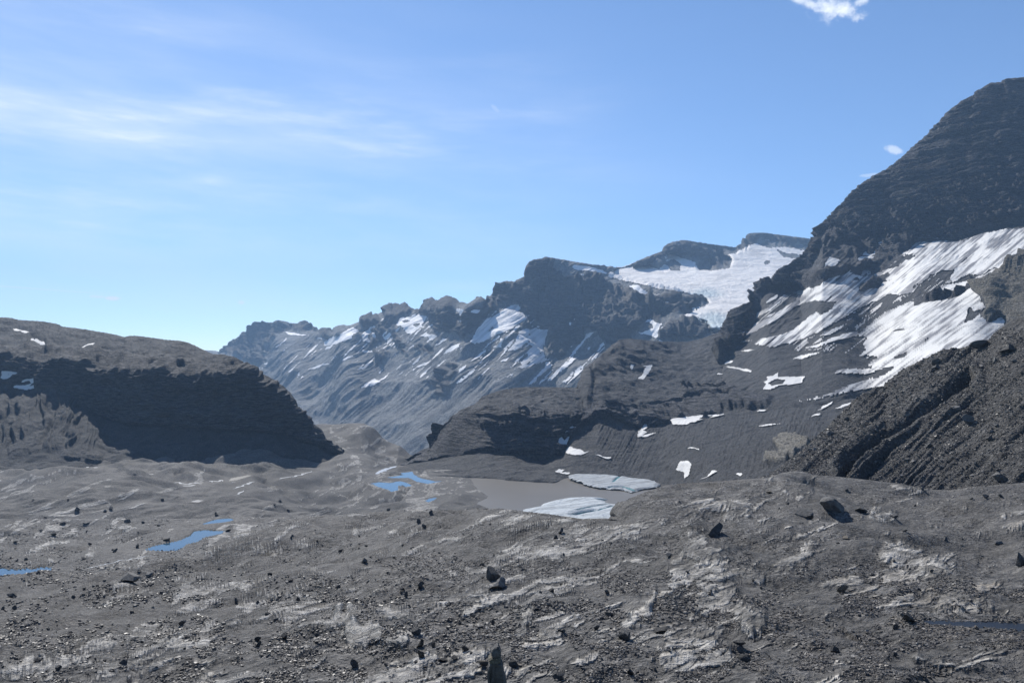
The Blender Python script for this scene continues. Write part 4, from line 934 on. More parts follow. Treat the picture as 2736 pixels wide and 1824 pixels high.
dens = curve(list(zip(K, [.01, .01, .02, 0.035, 0.045, .05, .045, .025, .01, .0, -.01, -.015, -.02, -.02, -.02])), px, 40)[None]
nb = sst(bn + dens, 0.56, 0.66) * sst(T, 2, 3) * (1 - sst(Y, 900, 1100))
smooth_l = inside(ppx, ppy, Z('G', 0, 1000, 500, 900, 800, 850, 1350, 870, 1250, 980, 1100, 1130, 850, 1200, 600, 1290, 400, 1370, 0, 1430))
nb = nb * (1 - softmask(smooth_l, 6))
bed = np.clip(softmask(ot, 7) * (0.55 + 0.9 * sst(fbm(au / 90, av / 12, 4, 3, .6), .3, .6)) + nb, 0, 1)
N = normals(P)
bedh = softmask(ot, 14)
bed = bed * (1 - sst(Y, 60, 200) * (1 - sst(fbm(au / 60, av / 6, 4, 2, .6), .36, .58)))
fade = sst(T, 1, 3)
mor = (fbm(X_ / 46, Y / 22, 4, 3) - .42) * 17 * sst(Y, 820, 950) * (1 - sst(Y, 1120, 1220)) * (1 - sst(ppx, 700, 900))
h = (big * 1.25 + hum * (1 - .6 * sst(Y, 500, 800)) + mor) * fade + beds * 0.34 + fine + relief(u * .25, v, Y,   .06, 3.0, .045, 3, True, 0.007) * softmask(bed, 6) * .8 + bedh * np.minimum(0.0016 * Y, .4)
h = h + np.exp(-(rd / 34) ** 2) * 0.006 * np.minimum(Y, 60) * (0.7 + .8 * fbm(ppx / 70, ppy / 50, 3, 2, .6, True))
keepc = 1 - 0.75 * np.exp(-((T - 8) / .10) ** 2)                        # keep the near skyline where it was traced
keeps = 1 - 0.6 * np.exp(-((T - 13) / .15) ** 2)
h = h * keepc * keeps
# small hollows and walls seen in the picture
for cx, cy, rx_, ry_, dz in [(1300 * .255 + 900, 1500 + 820 * .255, 90, 16, -.5)]:
    h = h + dz * np.exp(-((ppx - cx) / rx_) ** 2 - ((ppy - cy) / ry_) ** 2)
Pg = P + N * h[..., None]
# the bare rock as it comes to the surface of the finished relief
ax, ay = project(Pg[..., 0], Pg[..., 1], Pg[..., 2])
qx = ax + (fbm(ax / 34, ay / 16, 5, 1, .6) - .5) * 90; qy = ay + (fbm(ax / 34, ay / 16, 5, 2, .6) - .5) * 40
ot = np.zeros(Y.shape, bool)
for c in OUTC: ot |= inside(qx, qy, c)
ot &= T < 8.05
au, av = rot2(ax, -ay, 17)
au, av = au + (fbm(ax / 150, ay / 90, 2, 1) - .5) * 100, av + (fbm(ax / 150, ay / 90, 2, 2) - .5) * 42
bn = 0.6 * fbm(au / 130, av / 18, 4, 1, 0.6) + 0.4 * fbm(au / 420, av / 60, 3, 2)
cut = sst(fbm(au / 60, av / 9, 3, 2, .6), .38, .60)
nb = sst(bn + dens, 0.56, 0.64) * sst(T, 2, 3) * (1 - sst(Y, 900, 1100)) * (1 - softmask(smooth_l, 6))
bed = np.clip(softmask(ot, 2) * (0.35 + 0.9 * sst(fbm(au / 90, av / 12, 3, 3, .62), .36, .56)) + nb, 0, 1)
bed = bed * (1 - sst(Y, 30, 160) * (1 - cut))
a_, b_ = project(Pg[..., 0], Pg[..., 1], Pg[..., 2])
lim = ncr[None] + 7 * (8 - T)
Pg[..., 2] -= np.where((T < 8) & (T > 5) & (b_ < lim), (lim - b_) * Pg[..., 1] / F, 0).astype(np.float32)
for _ in range(2):
    a_, b_ = project(Pg[..., 0], Pg[..., 1], Pg[..., 2]); b_ = np.where((T > 7.6) & (T < 8.15), b_, 1e9)
    Pg[..., 2] -= (smooth1(ncr - b_.min(0), 5)[None] * np.exp(-((T - 8) / .35) ** 2) * Pg[..., 1] / F).astype(np.float32)
# overhanging dark band at the left of the rounded near mound
rim = Z('L', 20, 620, 90, 520, 150, 600, 180, 700, 330, 780, 460, 850, 640, 860, 760, 830)
dl = pdist(ppx, ppy, rim, False)
Pg[..., 2] += 0.3 * np.exp(-(dl / 14) ** 2)
bed = np.maximum(bed, np.exp(-(dl / 9) ** 2))

STEPS = [(Z('L', 40, 820, 90, 850, 200, 935, 300, 925, 360, 885, 460, 862, 520, 850), 34, 45), (Z('L', 470, 900, 600, 935, 700, 905, 790, 870), 22, 30), (Z('H', 1090, 750, 1150, 722, 1300, 733, 1470, 750), 9, 26),
         (Z('G', 745, 965, 800, 945, 900, 932, 950, 905), 22, 18), (Z('I', -20, 690, 60, 720, 110, 742, 160, 800), 22, 22), (Z('I', 380, 1195, 480, 1235, 600, 1215), 26, 40), (Z('I', 60, 930, 130, 950, 200, 960, 260, 930), 18, 24),
         (Z('I', 1480, 1400, 1700, 1470, 1900, 1502, 2160, 1500), 15, 30), (Z('I', 2000, 1150, 2200, 1142, 2400, 1160, 2600, 1170), 9, 20), (Z('I', 1660, 830, 1760, 806, 1850, 835), 12, 26), (Z('I', 1870, 1080, 1950, 1060, 2010, 1020), 10, 24),
         (Z('L', 620, 1250, 760, 1205, 900, 1110, 1050, 1072, 1150, 1030), 15, 30), (Z('L', 1130, 1030, 1300, 1110, 1500, 1130, 1620, 1080), 12, 30),
         (Z('I', 280, 440, 400, 455, 480, 440), 14, 22), (Z('I', 640, 200, 740, 185, 860, 195), 12, 12),
         (Z('H', 260, 860, 330, 830, 400, 780), 10, 16), (Z('H', 100, 890, 200, 830, 300, 790), 8, 16), (Z('H', 1260, 1110, 1350, 1080, 1420, 1120), 9, 14), (Z('H', 1400, 1300, 1480, 1260, 1560, 1250), 9, 16), (Z('H', 2080, 1100, 2140, 1060, 2180, 1000), 20, 26),
         (Z('A', 740, 1165, 900, 1198, 1100, 1212, 1330, 1222, 1380, 1215), 26, 20), (Z('A', 600, 1185, 680, 1192, 740, 1186), 10, 12), (Z('A', 1450, 1245, 1560, 1240, 1650, 1222), 6, 10)]
ledz = ledges(Pg, STEPS, (T > 2) & (T < 12.2))
bed = np.clip(bed + .8 * sst(ledz, 3, 8) * (Y < 500), 0, 1)
PONDS = [
    # (poly, surface height, margin)
    ('lake', Z('J', 410, 500, 500, 497, 650, 512, 800, 520, 900, 535, 1010, 548, 1110, 530, 1130, 505, 1215, 500, 1240, 515, 1500, 520, 1800, 545, 1960, 580, 2010, 605, 1960, 700, 1800, 780, 1680, 900, 1300, 950, 900, 880, 760, 850, 560, 745, 500, 730, 520, 708, 560, 690, 600, 662, 570, 625, 520, 590, 480, 560), -150.0, 14),
    ('pond_a', Z('G', 1000, 650, 1060, 625, 1180, 600, 1240, 585, 1300, 555, 1350, 520, 1430, 510, 1500, 516, 1590, 514, 1560, 535, 1440, 560, 1380, 590, 1300, 610, 1200, 664, 1100, 672, 1060, 660), None, 7),
    ('pond_b', Z('G', 1392, 472, 1440, 456, 1500, 440, 1570, 434, 1612, 442, 1580, 458, 1500, 472, 1440, 478), None, 4),
    ('pond_c', Z('G', -200, 775, 0, 778, 60, 798, 150, 780, 180, 790, 260, 775, 350, 768, 372, 782, 300, 810, 200, 840, 100, 880, 40, 882, 80, 862, 0, 860, -200, 850), None, 10),
    ('pond_d', Z('H', 200, 195, 260, 185, 340, 190, 400, 172, 500, 182, 495, 210, 440, 218, 400, 205, 385, 240, 350, 250, 310, 232, 250, 215), -149.6, 6),
    ('pond_e', Z('H', 320, 152, 400, 140, 420, 120, 490, 112, 500, 135, 560, 160, 640, 178, 720, 172, 600, 196, 520, 180, 470, 155, 380, 156), -149.3, 6),
    ('pond_f', Z('H', 580, 312, 610, 296, 660, 292, 640, 306, 600, 322), -149.4, 4),
    ('pond_h', Z('I', 1640, 1120, 1760, 1135, 1900, 1140, 2100, 1140, 2352, 1165, 2700, 1180, 2700, 1215, 2352, 1215, 2180, 1195, 2000, 1175, 1860, 1172, 1700, 1170), None, 0.5),
    ('pond_i', Z('A', 1310, 1392, 1350, 1380, 1400, 1382, 1370, 1396), None, 3),
    ('pond_j', Z('A', 1575, 1250, 1590, 1232, 1700, 1210, 1730, 1212, 1640, 1240), None, 4),
]
WATER = []
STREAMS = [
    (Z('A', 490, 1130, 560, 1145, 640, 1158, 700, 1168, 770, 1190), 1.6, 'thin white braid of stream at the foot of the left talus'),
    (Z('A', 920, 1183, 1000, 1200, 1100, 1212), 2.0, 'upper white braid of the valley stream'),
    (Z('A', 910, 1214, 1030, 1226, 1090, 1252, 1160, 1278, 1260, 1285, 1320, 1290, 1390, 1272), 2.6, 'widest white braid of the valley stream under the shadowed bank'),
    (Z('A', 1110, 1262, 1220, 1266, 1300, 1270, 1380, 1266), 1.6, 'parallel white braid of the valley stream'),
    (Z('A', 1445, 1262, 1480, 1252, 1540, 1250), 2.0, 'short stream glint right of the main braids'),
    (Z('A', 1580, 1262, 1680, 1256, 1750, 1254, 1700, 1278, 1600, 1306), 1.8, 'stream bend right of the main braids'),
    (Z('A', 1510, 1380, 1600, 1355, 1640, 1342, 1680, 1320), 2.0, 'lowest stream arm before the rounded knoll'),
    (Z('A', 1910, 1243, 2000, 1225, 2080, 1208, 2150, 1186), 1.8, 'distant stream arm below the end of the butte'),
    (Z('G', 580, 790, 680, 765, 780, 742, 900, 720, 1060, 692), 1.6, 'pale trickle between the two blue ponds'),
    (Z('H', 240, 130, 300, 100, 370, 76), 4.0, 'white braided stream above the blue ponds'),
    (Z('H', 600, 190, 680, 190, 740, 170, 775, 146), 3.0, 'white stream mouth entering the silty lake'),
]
RIB = []


def base_hit(pxv, pyv):
    j = int(np.argmin(np.abs(px - pxv))); c = ppy[:, j]
    ok = np.where((c <= pyv) & (T[:, 0] > (8.6 if pyv < 1310 else 4)))[0]
    return P[int(ok[0]) if len(ok) else -1, j]


for pts, wpx, lab in STREAMS:
    A = np.array(pts); t = np.linspace(0, len(A) - 1, 22 * (len(A) - 1))
    x = np.interp(t, range(len(A)), A[:, 0]) + (fbm(t * 1.7, t * 0 + wpx, 3, 1) - .5) * 26; y = np.interp(t, range(len(A)), A[:, 1]) + (fbm(t * 1.7, t * 0 + wpx + 9, 3, 2) - .5) * 12
    W = np.array([base_hit(a, b) for a, b in zip(x, y)], float)
    for c_ in range(3): W[:, c_] = smooth1(W[:, c_], 9)
    wd = wpx * 1.15 * min(1.0, (float(W[:, 1].mean()) / 1000) ** 1.6)
    j = (Pg[..., 0] > W[:, 0].min() - 60) & (Pg[..., 0] < W[:, 0].max() + 60) & (Pg[..., 1] > W[:, 1].min() - 60) & (Pg[..., 1] < W[:, 1].max() + 60)
    gx, gy, gz = Pg[..., 0][j], Pg[..., 1][j], Pg[..., 2][j]
    best = np.full(gx.shape, 1e9); zl = np.zeros(gx.shape)
    for q in W[::3]:
        d = np.hypot(gx - q[0], gy - q[1]); n_ = d < best; best = np.where(n_, d, best); zl = np.where(n_, q[2], zl)
    k = np.exp(-(best / 16) ** 2)
    tmp = Pg[..., 2]; tmp[j] = gz * (1 - k) + (zl - .35 + .05 * best) * k
    RIB.append((W, wd, lab))
cps, cpy = project(Pg[..., 0], Pg[..., 1], Pg[..., 2])


def col_hit(PP, pxv, pyv, ylo=0.0):
    """nearest visible terrain vertex seen at a photo position"""
    m_ = PP.shape[0] // 3; q_ = PP[m_]
    j = int(np.argmin(np.abs(project(q_[:, 0], q_[:, 1], q_[:, 2])[0] - pxv)))
    c = project(PP[:, j, 0], PP[:, j, 1], PP[:, j, 2])[1]; ok = np.where((c <= pyv) & (PP[:, j, 1] > ylo))[0]
    i = int(ok[0]) if len(ok) else PP.shape[0] - 1
    return PP[i, j].copy()


for nm, poly, zp, mg in PONDS:
    A = np.array(poly)
    if zp is None:
        cx, cy = np.clip(A[:, 0].mean(), 5, 2730), A[:, 1].mean()
        zp = float(col_hit(Pg, cx, cy)[2]) - 0.002 * abs(float(col_hit(Pg, cx, cy)[1])) ** 0.5
    W = [plane_pt(a, b, zp) for a, b in poly]
    xs = np.array([q[0] for q in W]); ys = np.array([q[1] for q in W])
    bx = (Pg[..., 0] > xs.min() - 4 * mg) & (Pg[..., 0] < xs.max() + 4 * mg) & (Pg[..., 1] > ys.min() - 4 * mg) & (Pg[..., 1] < ys.max() + 4 * mg)
    gx, gy = Pg[..., 0][bx], Pg[..., 1][bx]
    wob = (fbm(gx / (mg * 4), gy / (mg * 4), 3, 1) - .5) * mg * .8
    ins = inside(gx + wob, gy + wob, W); d = pdist(gx, gy, W)
    z = Pg[..., 2][bx]
    k = np.exp(-(d / (mg * (1.6 if nm == 'lake' else 3.2))) ** 2)
    depth = min(1.5, 0.25 * mg)
    shore_z = zp + np.minimum(0.03 * mg + 0.10 * d, 8)
    zo = np.where(nm == 'lake', z * (1 - k) + (zp + 0.05 * d + .1) * k, z * (1 - k) + (zp + 0.04 * d + 0.02 * mg) * k)
    if nm == 'lake': zo = np.maximum(zo, zp + 0.15)
    else: zo = np.where(d < mg * 1.3, np.maximum(zo, zp + 0.04 * mg + 0.03 * d), zo)
    Pg[..., 2][bx] = np.where(ins, zp - np.minimum(depth * .2 + d * .12, depth), zo)
    tmp = Pg[..., 2]; tmp[bx] = np.where(ins, zp - np.minimum(depth * .2 + d * .12, depth), zo)
    WATER.append((nm, W, zp, mg))

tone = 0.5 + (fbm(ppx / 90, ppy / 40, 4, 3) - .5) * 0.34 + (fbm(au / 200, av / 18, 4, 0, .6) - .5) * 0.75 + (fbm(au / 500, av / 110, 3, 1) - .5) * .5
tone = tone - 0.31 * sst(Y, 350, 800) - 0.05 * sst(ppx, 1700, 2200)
far_l = 0.8 * sst(fbm(ppx / 36, ppy / 8, 5, 2, .65), .56, .62) * sst(Y, 780, 900) * (1 - sst(Y, 1500, 1600)) * (ppx > 880)
bed = np.clip(bed + far_l, 0, 1)
brn = sst(ppx, 1400, 2500) * 0.35 - 0.25 + (fbm(ppx / 80, ppy / 60, 3, 1) - .5) * .7
sandy = sst(fbm(ax / 170, ay / 60, 4, 0), .50, .60) * .9
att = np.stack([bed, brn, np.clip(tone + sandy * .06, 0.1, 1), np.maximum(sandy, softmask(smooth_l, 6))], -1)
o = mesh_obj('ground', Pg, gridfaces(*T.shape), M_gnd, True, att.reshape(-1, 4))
tag(o, 'stony grey glacier forefield of gravel and pale polished bedrock', None, None, 'structure')


def ngon(name, W, z, mat, label):
    me = bpy.data.meshes.new(name)
    me.from_pydata([(a, b, z) for a, b in W], [], [list(range(len(W)))]); me.update(); me.materials.append(mat)
    if me.polygons[0].normal.z < 0: me.flip_normals()
    o = bpy.data.objects.new(name, me); col.objects.link(o)
    return tag(o, label, None, None, 'structure')


WL = {'lake': 'brown-grey silty meltwater lake on the valley floor', 'pond_a': 'bright blue elongated pond on the left with boulders at its shore', 'pond_b': 'small blue pond just above the elongated one',
      'pond_c': 'blue pond cut by the left picture edge', 'pond_d': 'blue branching pond left of the silty lake', 'pond_e': 'pale blue shallow pond behind the branching one', 'pond_f': 'tiny blue pool left of the lake shore',
      'pond_g': 'narrow dark runnel of water in the gravel on the right', 'pond_h': 'dark water channel at the lower right edge', 'pond_i': 'dark green pool beside the far stream', 'pond_j': 'slim green pool by the stream bend'}
for nm, W, zp, mg in WATER:
    c = np.mean(W, 0)
    W2 = [(a + (a - c[0]) / (np.hypot(a - c[0], b - c[1]) + .01) * mg * .5, b + (b - c[1]) / (np.hypot(a - c[0], b - c[1]) + .01) * mg * .5) for a, b in W]
    ngon('lake' if nm == 'lake' else 'pond', W2, zp, M_lake if nm == 'lake' else (M_dark if nm in ('pond_g', 'pond_h', 'pond_i', 'pond_j') else M_pond), WL[nm])


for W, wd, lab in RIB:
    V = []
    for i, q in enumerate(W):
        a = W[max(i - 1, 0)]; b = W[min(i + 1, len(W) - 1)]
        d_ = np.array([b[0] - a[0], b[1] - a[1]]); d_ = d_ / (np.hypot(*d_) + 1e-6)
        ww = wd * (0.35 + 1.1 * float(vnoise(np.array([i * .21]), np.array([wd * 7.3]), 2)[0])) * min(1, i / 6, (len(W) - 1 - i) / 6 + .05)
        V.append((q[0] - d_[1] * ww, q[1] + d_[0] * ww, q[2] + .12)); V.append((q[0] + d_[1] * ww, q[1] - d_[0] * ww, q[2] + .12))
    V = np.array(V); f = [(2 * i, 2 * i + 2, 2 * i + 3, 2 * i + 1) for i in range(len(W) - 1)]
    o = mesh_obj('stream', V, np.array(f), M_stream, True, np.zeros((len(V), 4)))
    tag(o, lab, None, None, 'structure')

# remnants of glacier ice at the lake


def ice_slab(name, poly, label, hgt, zb, tilt=0.0, crev=(), dirtk=0.0):
    W = np.array([plane_pt(a, b, zb) for a, b in poly])
    n = 190
    gx, gy = np.meshgrid(np.linspace(W[:, 0].min(), W[:, 0].max(), n), np.linspace(W[:, 1].min(), W[:, 1].max(), n))
    wob = (fbm(gx / 9, gy / 9, 3, 1) - .5) * 6
    ins = inside(gx + wob, gy + wob, W); d = pdist(gx, gy, W)
    sx, sy = rot2(gx, gy, 35)
    z = zb - 1.5 + np.minimum(hgt, 1.5 + 1.1 * np.sqrt(d) ) * 1.0 + (gy - W[:, 1].min()) * tilt
    z = z + (fbm(sx / 60, sy / 12, 4, 2) - .5) * 1.8 + (fbm(sx / 9, sy / 3.0, 4, 1) - .5) * 0.45
    dk = np.zeros_like(z)
    for pl, wd, dp in crev:
        L = [plane_pt(a, b, zb) for a, b in pl]
        dd = pdist(gx + wob * .4, gy, L, False); q = np.exp(-(dd / wd) ** 2); z = z - dp * q; dk = np.maximum(dk, q)
    f = gridfaces(n, n); keep = ins.ravel()[f].all(1); f = f[keep]
    V = np.stack([gx, gy, z], -1).reshape(-1, 3)
    u_, inv = np.unique(f, return_inverse=True)
    dirt_ = sst(fbm(sx / 50, sy / 5, 4, 3), .42, .7) * .5 + dirtk
    att_ = np.stack([dirt_, dk * 1.2, 0 * z, 0 * z], -1).reshape(-1, 4)
    o = mesh_obj(name, V[u_], inv.reshape(-1, 4), M_ice, True, att_[u_])
    tag(o, label, None, None, 'structure')


ice_slab('glacier_ice', Z('H', 1240, 382, 1300, 372, 1370, 360, 1385, 340, 1450, 320, 1560, 303, 1700, 297, 1790, 300, 1840, 305, 1842, 335, 1900, 350, 2000, 340, 1980, 500, 1700, 560, 1500, 520, 1350, 430, 1280, 400),
         'pale blue-white dome of glacier ice at the near lake shore', 5.0, -150.0, 0.0,
         [(Z('H', 1780, 318, 1838, 312, 1845, 330), 4, 3.0), (Z('H', 1600, 425, 1660, 408, 1740, 396), 4, 4.0), (Z('H', 1620, 396, 1720, 372, 1860, 352), 2.0, 1.6), (Z('H', 1760, 400, 1860, 372), 1.6, 1.2)])
ice_slab('glacier_ice', Z('H', 1558, 160, 1600, 150, 1750, 150, 1900, 160, 2060, 178, 2150, 190, 2200, 210, 2170, 230, 2080, 240, 2000, 262, 1940, 245, 1850, 240, 1760, 232, 1680, 212, 1620, 190, 1575, 175),
         'grey debris-dusted tongue of glacier ice at the far lake shore', 4.0, -150.0, 0.02,
         [(Z('H', 1850, 232, 1940, 228, 2010, 250), 3, 2.4), (Z('H', 1870, 200, 1905, 175, 1930, 160), 2, 1.2)], 0.35)

# ------------------------------------------------------------------ 6. stones
M_stone = bpy.data.materials.new('boulder_rock'); M_stone.use_nodes = True; g = NT(M_stone.node_tree)
tcn = g.n('ShaderNodeTexCoord').outputs['Object']; oi = g.n('ShaderNodeObjectInfo')
n1 = g.noise(tcn, 3.0, 6, 0.65); n2 = g.noise(tcn, 14, 5, 0.7)
stn = g.noise(g.n('ShaderNodeMapping', {'Vector': tcn, 'Scale': (1, 1, 6)}).outputs[0], 3, 4, .6)
c = g.mix(g.rng(g.m('ADD', g.m('MULTIPLY', n1, .6), g.m('MULTIPLY', stn, .4)), .35, .65), rgb(0.06, 0.058, 0.058), rgb(0.15, 0.145, 0.135))
c = g.mix(g.m('MULTIPLY', oi.outputs['Color'], 1.0), rgb(0, 0, 0), rgb(0, 0, 0)) if False else g.mix(1.0, c, oi.outputs['Color'], 'MULTIPLY')
c = g.mix(g.rng(n2, .55, .7, 0, .5), c, g.mix(1.0, rgb(.22, .21, .2), oi.outputs['Color'], 'MULTIPLY'))
bn_ = g.n('ShaderNodeBump', {'Height': g.m('ADD', n1, g.m('MULTIPLY', n2, .4)), 'Distance': 0.12, 'Strength': .9})
bs = g.n('ShaderNodeBsdfPrincipled', {'Base Color': c, 'Roughness': .8, 'Normal': bn_.outputs[0], 'Specular IOR Level': .3})
g.n('ShaderNodeOutputMaterial', {0: bs.outputs[0]})


def rock_mesh(name, seed, sub=3, planes=11, flat=0.75, dense=False):
    import bmesh
    r = np.random.default_rng(seed); bm = bmesh.new()
    bmesh.ops.create_icosphere(bm, subdivisions=sub, radius=1.0)
    V = np.array([v.co[:] for v in bm.verts])
    for i in range(planes):
        n = r.normal(size=3); n /= np.linalg.norm(n); d = r.uniform(0.30, 0.62)
        s = V @ n - d; V = V - np.where(s > 0, s, 0)[:, None] * n * 0.97
    V[:, 2] *= flat; V = V * (1 + 0.05 * (fbm(V[:, 0] * 2 + 5 + seed, V[:, 1] * 2 + V[:, 2] * 3, 3, seed) - .5))[:, None]
    V[:, :2] *= (1 + .45 * np.clip(-V[:, 2:3], 0, 1)); V /= np.abs(V).max(0)
    for v, q in zip(bm.verts, V): v.co = q
    me = bpy.data.meshes.new(name); bm.to_mesh(me); bm.free()
    for p in me.polygons: p.use_smooth = False
    me.materials.append(M_stone)
    return me


RM = [rock_mesh('boulder', 20 + i, 4, 9 + i % 5, 0.8) for i in range(14)]
random.seed(5)


def place(name, mesh, PP, x, y, wpx, hpx, label, cat='boulder', group=None, tint=1.0, rz=None, deep=0.8, sink=0.25, rx=0.0, col3=None):
    """x, y = foot of the stone in the photo; its size follows from how far away that spot is"""
    h = col_hit(PP, x, y); s = h[1] / F
    o = bpy.data.objects.new(name, mesh); col.objects.link(o)
    a, b = wpx * s / 2, hpx * s / 2
    o.scale = (a * 1.12, a * 1.12 * deep, b * 1.1 * (1 + sink * .5)); o.location = (h[0], h[1] + a * deep * .6, h[2] + b * (0.85 - sink))
    o.rotation_euler = (rx, random.uniform(-.12, .12), rz if rz is not None else random.choice([0, math.pi]) + random.uniform(-.35, .35))
    tint = .3 + .75 * tint
    cc_ = col3 or (1, 1, 1); o.color = (tint * cc_[0], tint * cc_[1], tint * cc_[2], 1)
    return tag(o, label, cat, group)


